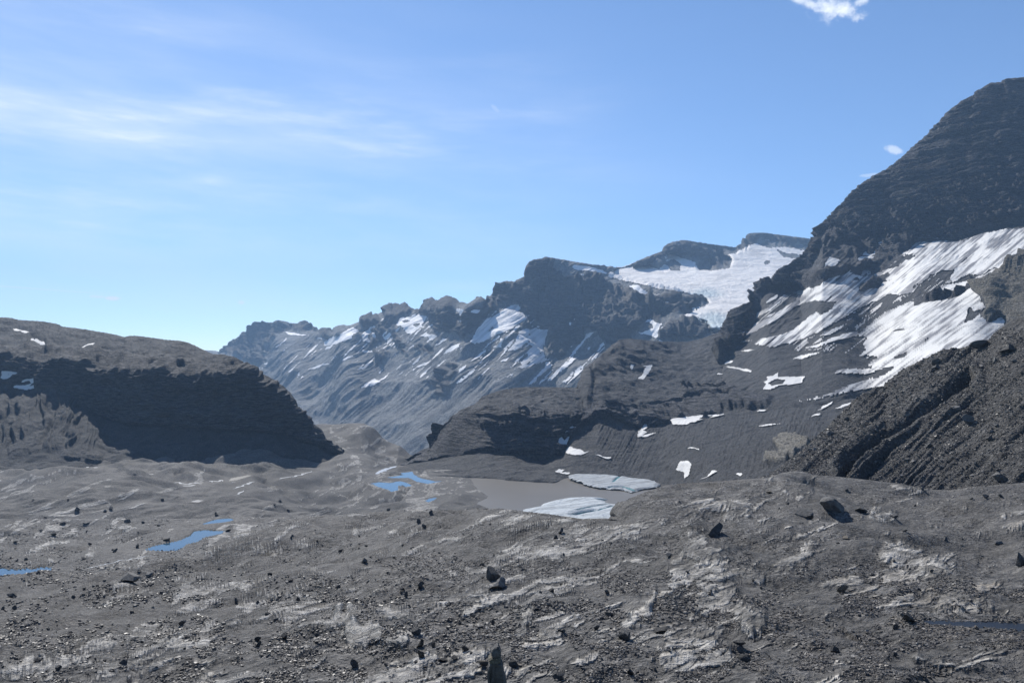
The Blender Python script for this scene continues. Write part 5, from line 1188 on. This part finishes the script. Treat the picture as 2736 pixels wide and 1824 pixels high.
BL = [
    # frame, x, foot y, width px, height px, mesh, label, tint
    ('L', 1622, 215, 42, 38, 3, 'dark angular boulder behind the pale topped one in the middle of the gravel', .6),
    ('L', 1692, 300, 46, 34, 1, 'pale topped boulder casting a black shadow in the middle foreground', 1.7),
    ('L', 1534, 52, 13, 12, 2, 'small brown boulder at the left end of the domed bedrock slab', 1.0),
    ('L', 884, 318, 19, 21, 3, 'dark boulder standing on the near mound, left of centre', .6),
    ('L', 684, 318, 15, 13, 4, 'dark boulder left of its larger neighbour on the near mound', .6),
    ('L', 738, 378, 12, 17, 5, 'pointed dark boulder just below the pair on the near mound', .6),
    ('L', 190, 1120, 26, 24, 6, 'squarish boulder at the edge of the glistening wet gravel', .9),
    ('L', 835, 770, 26, 22, 7, 'tilted grey block beside the striped rocks of the near mound', 1.1),
    ('L', 1024, 895, 13, 27, 8, 'upright dark stone right of the striped rocks', .7),
    ('L', 876, 1010, 17, 26, 9, 'upright brown stone above the wet gravel', .8),
    ('L', 880, 900, 22, 22, 1, 'leaning dark stone above the upright brown one', .7),
    ('L', 1345, 945, 20, 19, 10, 'dark stone on the pale slab left of the cairn', .6),
    ('L', 1110, 1050, 30, 14, 11, 'flat dark stone resting on the edge of the pale slab', .6),
    ('L', 1240, 1042, 20, 11, 12, 'small flat dark stone on the pale slab near the cairn', .6),
    ('L', 1540, 1118, 30, 18, 13, 'brownish flat stone leaning at the foot of the cairn', 1.0),
    ('L', 1856, 1110, 28, 20, 2, 'dark lumpy boulder right of the cairn', .6),
    ('L', 1070, 1205, 17, 9, 3, 'dark flat stone lying on the pale slab at the bottom edge', .6),
    ('L', 2310, 1225, 36, 26, 4, 'split grey boulder near the bottom edge right of the cairn', 1.0),
    ('L', 1625, 675, 11, 14, 5, 'small dark boulder in the gravel above the cairn', .6),
    ('L', 1485, 828, 14, 8, 6, 'dark stone lying on the smooth sand patch', .6),
    ('L', 2262, 332, 14, 10, 7, 'dark stone alone in the gravel right of the pale topped boulder', .7),
    ('H', 1975, 1280, 42, 44, 8, 'rounded grey boulder propped against the bedrock step', 1.0),
    ('H', 2205, 1230, 38, 21, 9, 'dark flat block right of the rounded boulder', .55),
    ('H', 1755, 1203, 18, 16, 10, 'small pale boulder left of the rounded boulder', 1.2),
    ('H', 1995, 1525, 18, 24, 11, 'upright dark stone at the bottom edge right of centre', .6),
    ('H', 1845, 1112, 26, 11, 12, 'dark slab like stone below the rounded bedrock', .6),
    ('H', 1835, 958, 18, 12, 13, 'pale stone alone on the smooth gravel right of centre', 1.2),
    ('H', 2260, 712, 20, 11, 0, 'flat pale stone on the gravel below the ridge', 1.3),
    ('H', 1520, 548, 15, 16, 1, 'boulder on the bedrock above the domed slab', .9),
    ('H', 1487, 574, 10, 11, 2, 'small black boulder beside the bedrock above the domed slab', .5),
    ('H', 622, 424, 14, 11, 3, 'dark boulder on the rise left of the silty lake', .6),
    ('H', 314, 384, 12, 12, 4, 'dark pointed boulder below the branching pond', .5),
    ('H', 535, 478, 14, 14, 5, 'dark jagged boulder on the smooth slope below the pond', .5),
    ('H', 578, 515, 15, 11, 6, 'dark boulder just below the jagged one', .5),
    ('H', 168, 745, 14, 14, 7, 'grey boulder on the left of the smooth gravel slope', .8),
    ('H', 175, 635, 12, 8, 8, 'dark boulder above the grey one on the slope', .6),
    ('H', 1925, 180, 5, 8, 9, 'dark boulder stranded on the far tongue of ice', .5),
    ('I', 1042, 412, 54, 42, 10, 'largest boulder of the right gravel plateau, grey with a dark shaded side', 1.0),
    ('I', 1236, 398, 34, 19, 11, 'squat dark boulder right of the largest one', .5),
    ('I', 872, 440, 54, 27, 12, 'long low boulder left of the largest one, pale on top', .9),
    ('I', 242, 562, 40, 36, 13, 'black triangular boulder at the top of the jagged light ridge', .45),
    ('I', 1112, 952, 38, 21, 0, 'brown loaf shaped boulder alone in the right gravel bowl', 1.2),
    ('I', 1575, 1160, 42, 30, 1, 'dark grey boulder beside the water channel at lower right', .8),
    ('I', 2192, 614, 23, 11, 2, 'pale flat boulder with a small shadow at the right edge', 1.4),
    ('I', 2340, 770, 26, 40, 3, 'dark block cut by the right picture edge', .6),
    ('I', 410, 1330, 40, 24, 4, 'dark boulder at the foot of the light ridge', .8),
    ('I', 450, 1432, 38, 24, 5, 'dark flat boulder below the one at the foot of the light ridge', .6),
    ('I', 415, 1382, 26, 18, 6, 'pale slanted stone between the two dark boulders under the ridge', 1.6),
    ('I', 1050, 1365, 22, 19, 7, 'grey boulder with a dark side in the near right gravel', .8),
    ('I', 620, 262, 20, 10, 8, 'brownish stone near the far rim of the right plateau', .8),
    ('I', 1465, 438, 22, 15, 9, 'small boulder with shadow right of the squat dark one', 1.0),
    ('I', 1540, 535, 13, 7, 10, 'small dark stone in the middle of the right plateau', .6),
    ('I', 1145, 578, 26, 9, 11, 'rusty brown broken stone on the right plateau', 1.6),
    ('I', 1470, 1200, 17, 16, 12, 'small pointed stone left of the boulder by the channel', .8),
    ('I', 1815, 598, 17, 10, 13, 'small dark boulder right of the pale outcrop', .6),
    ('I', 2105, 318, 18, 11, 0, 'boulder of the little group at the right rim of the plateau', .6),
    ('I', 2205, 302, 15, 10, 1, 'pale boulder of the little group at the right rim of the plateau', 1.0),
    ('G', 528, 386, 16, 13, 2, 'larger dark boulder on the far left stony plain', .45),
    ('G', 760, 378, 13, 11, 3, 'dark boulder right of the larger one on the far left plain', .45),
    ('G', 365, 562, 17, 14, 4, 'black boulder above the left edge pond', .4),
    ('G', 885, 470, 20, 13, 5, 'broad boulder on the plain above the elongated pond', .7),
    ('G', 582, 488, 26, 9, 6, 'twin dark blocks on the left plain', .5),
    ('G', 428, 482, 14, 8, 7, 'dark boulder left of the twin blocks', .5),
    ('G', 1090, 490, 12, 9, 8, 'dark boulder above the left part of the elongated pond', .45),
    ('G', 1145, 610, 18, 10, 9, 'dark boulder standing in the edge of the elongated pond', .45),
    ('G', 1563, 532, 16, 9, 10, 'dark boulder at the right tip of the elongated pond', .45),
    ('G', 1490, 418, 10, 8, 11, 'dark boulder above the small upper pond', .45),
    ('G', 940, 640, 13, 13, 12, 'dark boulder left of the elongated pond', .45),
    ('G', 790, 668, 13, 10, 13, 'dark boulder below left of the elongated pond', .45),
    ('G', 614, 640, 10, 7, 0, 'dark boulder between the two ponds on the left', .45),
    ('G', 574, 730, 18, 8, 1, 'flat dark stone above the pale trickle', .45),
    ('G', 55, 978, 30, 13, 2, 'long dark boulder under the left edge pond', .45),
    ('G', 92, 1078, 16, 15, 3, 'round dark boulder on the left edge slope', .55),
    ('G', 665, 1016, 10, 12, 4, 'dark boulder on the pale rocks in the left foreground', .55),
    ('G', 488, 995, 12, 8, 5, 'dark stone left of the pale rocks', .5),
    ('G', 1015, 858, 26, 12, 6, 'pale topped slab on the knoll of dark rock', 1.3),
    ('G', 880, 870, 50, 22, 7, 'tumble of grey rock on the dark knoll left of the pale slab', .9),
    ('G', 1865, 830, 16, 11, 8, 'dark boulder on the gravel slope below the bedrock bands', .45),
    ('G', 2000, 890, 13, 10, 9, 'black square boulder right below the bedrock bands', .4),
    ('G', 1245, 1192, 22, 17, 10, 'large grey boulder on the pale bedrock of the left foreground', 1.0),
    ('G', 838, 1440, 23, 15, 11, 'round grey boulder low in the left foreground', 1.0),
    ('G', 1952, 1272, 19, 17, 12, 'black square boulder in the gravel left of the near mound', .45),
    ('G', 1768, 1328, 15, 20, 13, 'tall black boulder left of the square one', .45),
    ('G', 1765, 1288, 17, 14, 0, 'black boulder on top of the tall one', .45),
    ('G', 2190, 1262, 17, 14, 1, 'dark boulder at the left foot of the near mound', .5),
    ('G', 2045, 1000, 13, 10, 2, 'dark boulder beside the upper pale streak', .45),
    ('G', 1615, 1025, 12, 14, 3, 'dark boulder on the dark gravel band', .45),
    ('G', 1825, 1112, 17, 12, 4, 'cluster of dark boulders on the pale streak', .45),
    ('G', 1755, 1035, 11, 8, 5, 'small dark boulder above the boulder cluster', .45),
    ('G', 382, 1512, 20, 14, 6, 'dark boulder at the bottom left on pale bedrock', .6),
    ('G', 245, 1442, 20, 11, 7, 'flat dark boulder above the bottom left one', .55),
    ('G', 716, 1422, 12, 11, 8, 'small dark boulder left of the round grey one', .5),
]
for f_, x, y, w_, h_, mi, lab, tn_ in BL:
    (qx1, qy1), = Z(f_, x, y)
    place('boulder', RM[mi], Pg, qx1, qy1, w_, h_, lab, tint=tn_, col3=(1.0, .9, .75) if 'brown' in lab else None)
ML = [
    ('P', 2082, 928, 44, 24, 0, 'long black boulder on the skyline of the moraine', .4), ('P', 2250, 955, 46, 26, 1, 'second black boulder right of the long one on the moraine skyline', .4),
    ('E', 1760, 695, 24, 18, 2, 'dark boulder on the crest of the moraine left of the black pair', .5), ('E', 1755, 735, 22, 14, 3, 'boulder just under the crest of the moraine', .6),
    ('E', 1018, 1190, 22, 20, 4, 'pale boulder balanced low on the moraine skyline', 1.0), ('E', 1140, 1088, 18, 12, 5, 'dark boulder on the moraine skyline above the pale balanced one', .5),
    ('E', 1998, 1105, 40, 24, 6, 'big brown boulder in the middle of the moraine slope', .8), ('E', 1890, 1025, 24, 14, 7, 'pale grey boulder above the big brown one', 1.3), ('E', 2035, 1108, 18, 11, 8, 'pale boulder touching the big brown one', 1.3),
    ('E', 1785, 1420, 16, 12, 9, 'boulder low on the moraine near the gully end', .7), ('E', 2200, 1510, 32, 26, 10, 'large boulder at the foot of the moraine near the right edge', .9),
    ('E', 1700, 1275, 16, 18, 11, 'reddish boulder on the lower moraine', .8), ('E', 2085, 725, 15, 10, 12, 'small pale boulder high on the moraine', 1.4), ('E', 2160, 685, 12, 16, 13, 'pointed boulder high on the moraine', 1.0),
    ('E', 1580, 1065, 20, 9, 0, 'flat pale boulder beside the great gully', 1.3), ('E', 1640, 945, 13, 8, 1, 'small pale boulder above the great gully', 1.3), ('E', 1330, 1160, 14, 7, 2, 'pale stone left of the great gully', 1.3),
    ('E', 2130, 1225, 18, 13, 3, 'dark boulder right of the big brown one', .5), ('E', 1640, 1560, 22, 14, 4, 'black boulder where the moraine meets the plateau', .45), ('E', 2290, 685, 16, 9, 5, 'boulder near the right edge high on the moraine', .9),
]
for f_, x, y, w_, h_, mi, lab, tn_ in ML:
    (qx1, qy1), = Z(f_, x, y)
    place('boulder', RM[mi], MOR, qx1, qy1 + 2, w_, h_, lab, tint=tn_, rz=random.uniform(-.5, .5))


def is_wet(p):
    for nm, W, zp, mg in WATER:
        if p[2] < zp + 0.05 and inside(np.array([p[0]]), np.array([p[1]]), W)[0]: return True
    return False


REG = [('small dark boulder strewn on the left stony plain', 'boulders strewn on the left plain', 0, 900, 1330, 1560, 31, (6, 11), .5),
       ('small dark boulder strewn over the left foreground gravel', 'boulders in the left foreground', 0, 900, 1560, 1815, 21, (6, 12), .8),
       ('small boulder scattered on the slope below the silty lake', 'boulders below the lake', 900, 1700, 1390, 1560, 24, (6, 11), .6),
       ('small stone lying in the near central gravel', 'stones in the near central gravel', 900, 1700, 1560, 1815, 22, (8, 14), .8),
       ('small stone scattered on the right gravel plateau', 'stones on the right plateau', 1750, 2730, 1310, 1815, 37, (7, 13), .8)]
for lab, grp, x0, x1, y0, y1, n_, (s0, s1), tn_ in REG:
    for i in range(n_):
        x = random.uniform(x0, x1); y = random.uniform(y0, y1)
        if is_wet(col_hit(Pg, x, y)): continue
        wv = random.uniform(s0, s1)
        place('boulder', RM[random.randrange(14)], Pg, x, y, wv, wv * random.uniform(.5, .95), lab, group=grp, tint=tn_ * random.uniform(.7, 1.5), rz=random.uniform(0, 6.28))
for i in range(60):
    x = random.uniform(2150, 2730); y = random.uniform(930, 1290)
    wv = random.uniform(7, 14)
    place('boulder', RM[random.randrange(14)], MOR, x, y, wv, wv * random.uniform(.45, .8), 'small stone sticking out of the moraine slope', group='stones on the moraine slope', tint=random.uniform(.7, 1.7), rz=random.uniform(0, 6.28))

# cairn: a tall standing block with two stones balanced on it
import bmesh


def block_mesh(name, prof, depth, seed):
    """stone from an uneven front outline, with its own thickness, chipped edges and facets"""
    r = np.random.default_rng(seed); bm = bmesh.new(); lay = []
    for yy, sc_ in ((-depth * .5, .86), (-depth * .42, 1.0), (depth * .42, 1.0), (depth * .5, .84)):
        c = np.mean(prof, 0); lay.append([bm.verts.new((c[0] + (x - c[0]) * sc_ + r.normal() * .004, yy + r.normal() * .012, c[1] + (z - c[1]) * (sc_ * .5 + .5) + r.normal() * .004)) for x, z in prof])
    n = len(prof)
    for a, b in zip(lay, lay[1:]):
        for i in range(n): bm.faces.new((a[i], a[(i + 1) % n], b[(i + 1) % n], b[i]))
    bm.faces.new(lay[0][::-1]); bm.faces.new(lay[-1])
    bmesh.ops.triangulate(bm, faces=[f for f in bm.faces if len(f.verts) > 4])
    bmesh.ops.subdivide_edges(bm, edges=bm.edges[:], cuts=2, use_grid_fill=True, fractal=0.25, seed=seed)
    bmesh.ops.recalc_face_normals(bm, faces=bm.faces[:])
    me = bpy.data.meshes.new(name); bm.to_mesh(me); bm.free(); me.materials.append(M_stone)
    return me


Dc = 9.5; s = Dc / F
cx, cz = world(900 + 1680 * .2551, 1500 + 1040 * .2551, Dc)[0], world(1.0, 1500 + 1040 * .2551, Dc)[2]
hitz = col_hit(Pg, 900 + 1680 * .2551, 2020)
gz = float(Pg[np.argmin(np.abs(Pg[:, Pg.shape[1] // 2, 1] - Dc)), int(np.argmin(np.abs(px - 1328))), 2])
root = bpy.data.objects.new('cairn', None); col.objects.link(root); root.location = (cx, Dc, gz)
tag(root, 'cairn of a tall dark standing stone with two smaller stones balanced on top, bottom centre', 'cairn')


def part(nm, prof, depth, seed, tint=.6, c3=(1, 1, 1)):
    pr = [((x * .2551) * s, -(y * .2551) * s + (cz - gz)) for x, y in prof]
    o = bpy.data.objects.new(nm, block_mesh(nm, pr, depth, seed)); col.objects.link(o); o.parent = root; o.color = (tint * c3[0], tint * c3[1], tint * c3[2], 1)
    return o


bot = (cz - gz + 0.08) / s / .2551
o1 = part('standing_stone', [(-95, 30), (-60, -2), (0, -8), (48, 0), (58, 70), (80, 150), (95, 240), (112, bot), (-100, bot), (-92, 200), (-100, 120)], .26, 1, .62)
o2 = part('flat_stone', [(-88, -20), (-60, -52), (-10, -62), (30, -58), (42, -38), (36, -14), (-10, -4), (-60, 4)], .22, 2, .85, (1.0, .92, .72))
o3 = part('top_stone', [(-58, -70), (-62, -118), (-34, -150), (8, -168), (28, -148), (40, -110), (32, -66), (-20, -56)], .16, 3, .7)
o2['label'] = 'flat yellowish stone on top of the block'

# gravel: loose stones too many to count, one mesh
M_grav = bpy.data.materials.new('loose_gravel'); M_grav.use_nodes = True; g = NT(M_grav.node_tree)
gi = g.n('ShaderNodeNewGeometry'); ri = gi.outputs['Random Per Island']
wn = g.n('ShaderNodeTexWhiteNoise', {'W': ri}, noise_dimensions='1D')
cr = g.n('ShaderNodeValToRGB', {0: ri}); e = cr.color_ramp
e.elements[0].position = 0; e.elements[0].color = rgb(.045, .044, .046); e.elements[1].position = 1; e.elements[1].color = rgb(.24, .228, .212)
for p0, c0 in ((.45, (.075, .070, .066)), (.8, (.125, .117, .107)), (.93, (.19, .165, .135))):
    q = e.elements.new(p0); q.color = rgb(*c0)
nz = g.noise(gi.outputs['Position'], 25, 4, .6)
c = g.mix(g.rng(nz, .3, .7, 0, .35), cr.outputs[0], rgb(.06, .06, .06))
c = g.mix(1.0, c, rgb(1.1, 1.07, 1.02), 'MULTIPLY')
bs = g.n('ShaderNodeBsdfPrincipled', {'Base Color': c, 'Roughness': g.rng(wn.outputs[0], 0, 1, .45, .85, False), 'Specular IOR Level': .3})
g.n('ShaderNodeOutputMaterial', {0: bs.outputs[0]})


def scatter(PP, n, test, smin, smax, name, label, mat, seed, pw=2.2, small=True):
    r = np.random.default_rng(seed)
    a, b = project(PP[..., 0], PP[..., 1], PP[..., 2])
    ok = test(a, b, PP)
    idx = np.flatnonzero(ok.ravel()); idx = r.choice(idx, n)
    c = PP.reshape(-1, 3)[idx]; nc = PP.shape[1]
    nxt = PP.reshape(-1, 3)[np.minimum(idx + nc, PP.size // 3 - 1)]; nx2 = PP.reshape(-1, 3)[np.minimum(idx + 1, PP.size // 3 - 1)]
    c = c + (nxt - c) * r.random((n, 1)) + (nx2 - c) * r.random((n, 1))
    size = (smin + (smax - smin) * r.random(n) ** pw) * c[:, 1] / F / 2
    if small: size = size * (.42 + .58 * sst(project(c[:, 0], c[:, 1], c[:, 2])[1], 1400, 1680))
    cube = np.array([[-1, -1, -1], [1, -1, -1], [1, 1, -1], [-1, 1, -1], [-1, -1, 1], [1, -1, 1], [1, 1, 1], [-1, 1, 1]], float)
    V = cube[None] * r.uniform(.55, 1.15, (n, 8, 1)) * r.uniform(.8, 1.15, (n, 8, 3))
    V[:, 4:, :2] *= r.uniform(.5, .9, (n, 1, 1))
    V = V * np.stack([r.uniform(.8, 1.35, n), r.uniform(.6, 1.1, n), r.uniform(.3, .75, n)], -1)[:, None]
    th = r.uniform(0, 6.28, n); tx = r.normal(0, .3, n)
    ct, st_ = np.cos(tx)[:, None], np.sin(tx)[:, None]
    y_, z_ = V[..., 1] * ct - V[..., 2] * st_, V[..., 1] * st_ + V[..., 2] * ct
    V = np.stack([V[..., 0], y_, z_], -1); ct, st_ = np.cos(th)[:, None], np.sin(th)[:, None]
    V = np.stack([V[..., 0] * ct - V[..., 1] * st_, V[..., 0] * st_ + V[..., 1] * ct, V[..., 2]], -1) * size[:, None, None]
    V = V + c[:, None] + np.array([0, 0, 1]) * size[:, None, None] * .2
    fc = np.array([[0, 3, 2, 1], [4, 5, 6, 7], [0, 1, 5, 4], [1, 2, 6, 5], [2, 3, 7, 6], [3, 0, 4, 7]])
    Fc = (np.arange(n)[:, None, None] * 8 + fc[None]).reshape(-1, 4)
    o = mesh_obj(name, V.reshape(-1, 3), Fc, mat, False)
    tag(o, label, None, None, 'stuff')


bedv = bed
scatter(Pg, 150000, lambda a, b, q: (a > -60) & (a < 2800) & (b > 1300) & (b < 1900) & (bedv < .5) & (T < 8.0) & (sandy < .5) & (np.random.default_rng(1).random(a.shape) < (sst(fbm(a / 120, b / 60, 3, 2), .38, .6) * .9 + .10) * (.15 + .85 * sst(b, 1360, 1600))), 2.2, 11, 'gravel', 'loose grey gravel covering the foreground between the bedrock', M_grav, 11)
scatter(Pg, 42000, lambda a, b, q: (a > -60) & (a < 2800) & (b > 1290) & (b <= 1520) & (bedv < .5) & (T < 8.0) & (q[..., 1] < 620), 1.2, 4.2, 'gravel', 'stones peppered over the middle distance', M_grav, 12)
scatter(MOR, 55000, lambda a, b, q: (a > 2000) & (a < 2800) & (b > 880) & (b < 1330), 1.3, 7, 'gravel', 'stones peppered over the moraine slope', M_grav, 13, 3.0, False)

# ------------------------------------------------------------------ 7. air
bm = bmesh.new(); bmesh.ops.create_cube(bm, size=1)
x0, x1, y0, y1, z0, z1 = -9500, 9500, -700, 13000, -1500, 1500
for v_ in bm.verts: v_.co = ((x0 + x1) / 2 + v_.co.x * (x1 - x0), (y0 + y1) / 2 + v_.co.y * (y1 - y0), (z0 + z1) / 2 + v_.co.z * (z1 - z0))
me = bpy.data.meshes.new('haze'); bm.to_mesh(me); bm.free()
hz = bpy.data.materials.new('haze_air'); hz.use_nodes = True; g = NT(hz.node_tree)
pv = g.n('ShaderNodeVolumePrincipled', {'Color': rgb(0.42, 0.66, 1.0), 'Density': 0.000058, 'Anisotropy': 0.1})
g.n('ShaderNodeOutputMaterial', {'Volume': pv.outputs[0]})
me.materials.append(hz)
o = bpy.data.objects.new('haze', me); col.objects.link(o); tag(o, 'thin blue mountain haze filling the valley air', None, None, 'stuff')
sc.cycles.volume_max_steps = 64; sc.cycles.volume_bounces = 0
sc.cycles.max_bounces = 4; sc.cycles.diffuse_bounces = 2; sc.cycles.glossy_bounces = 2
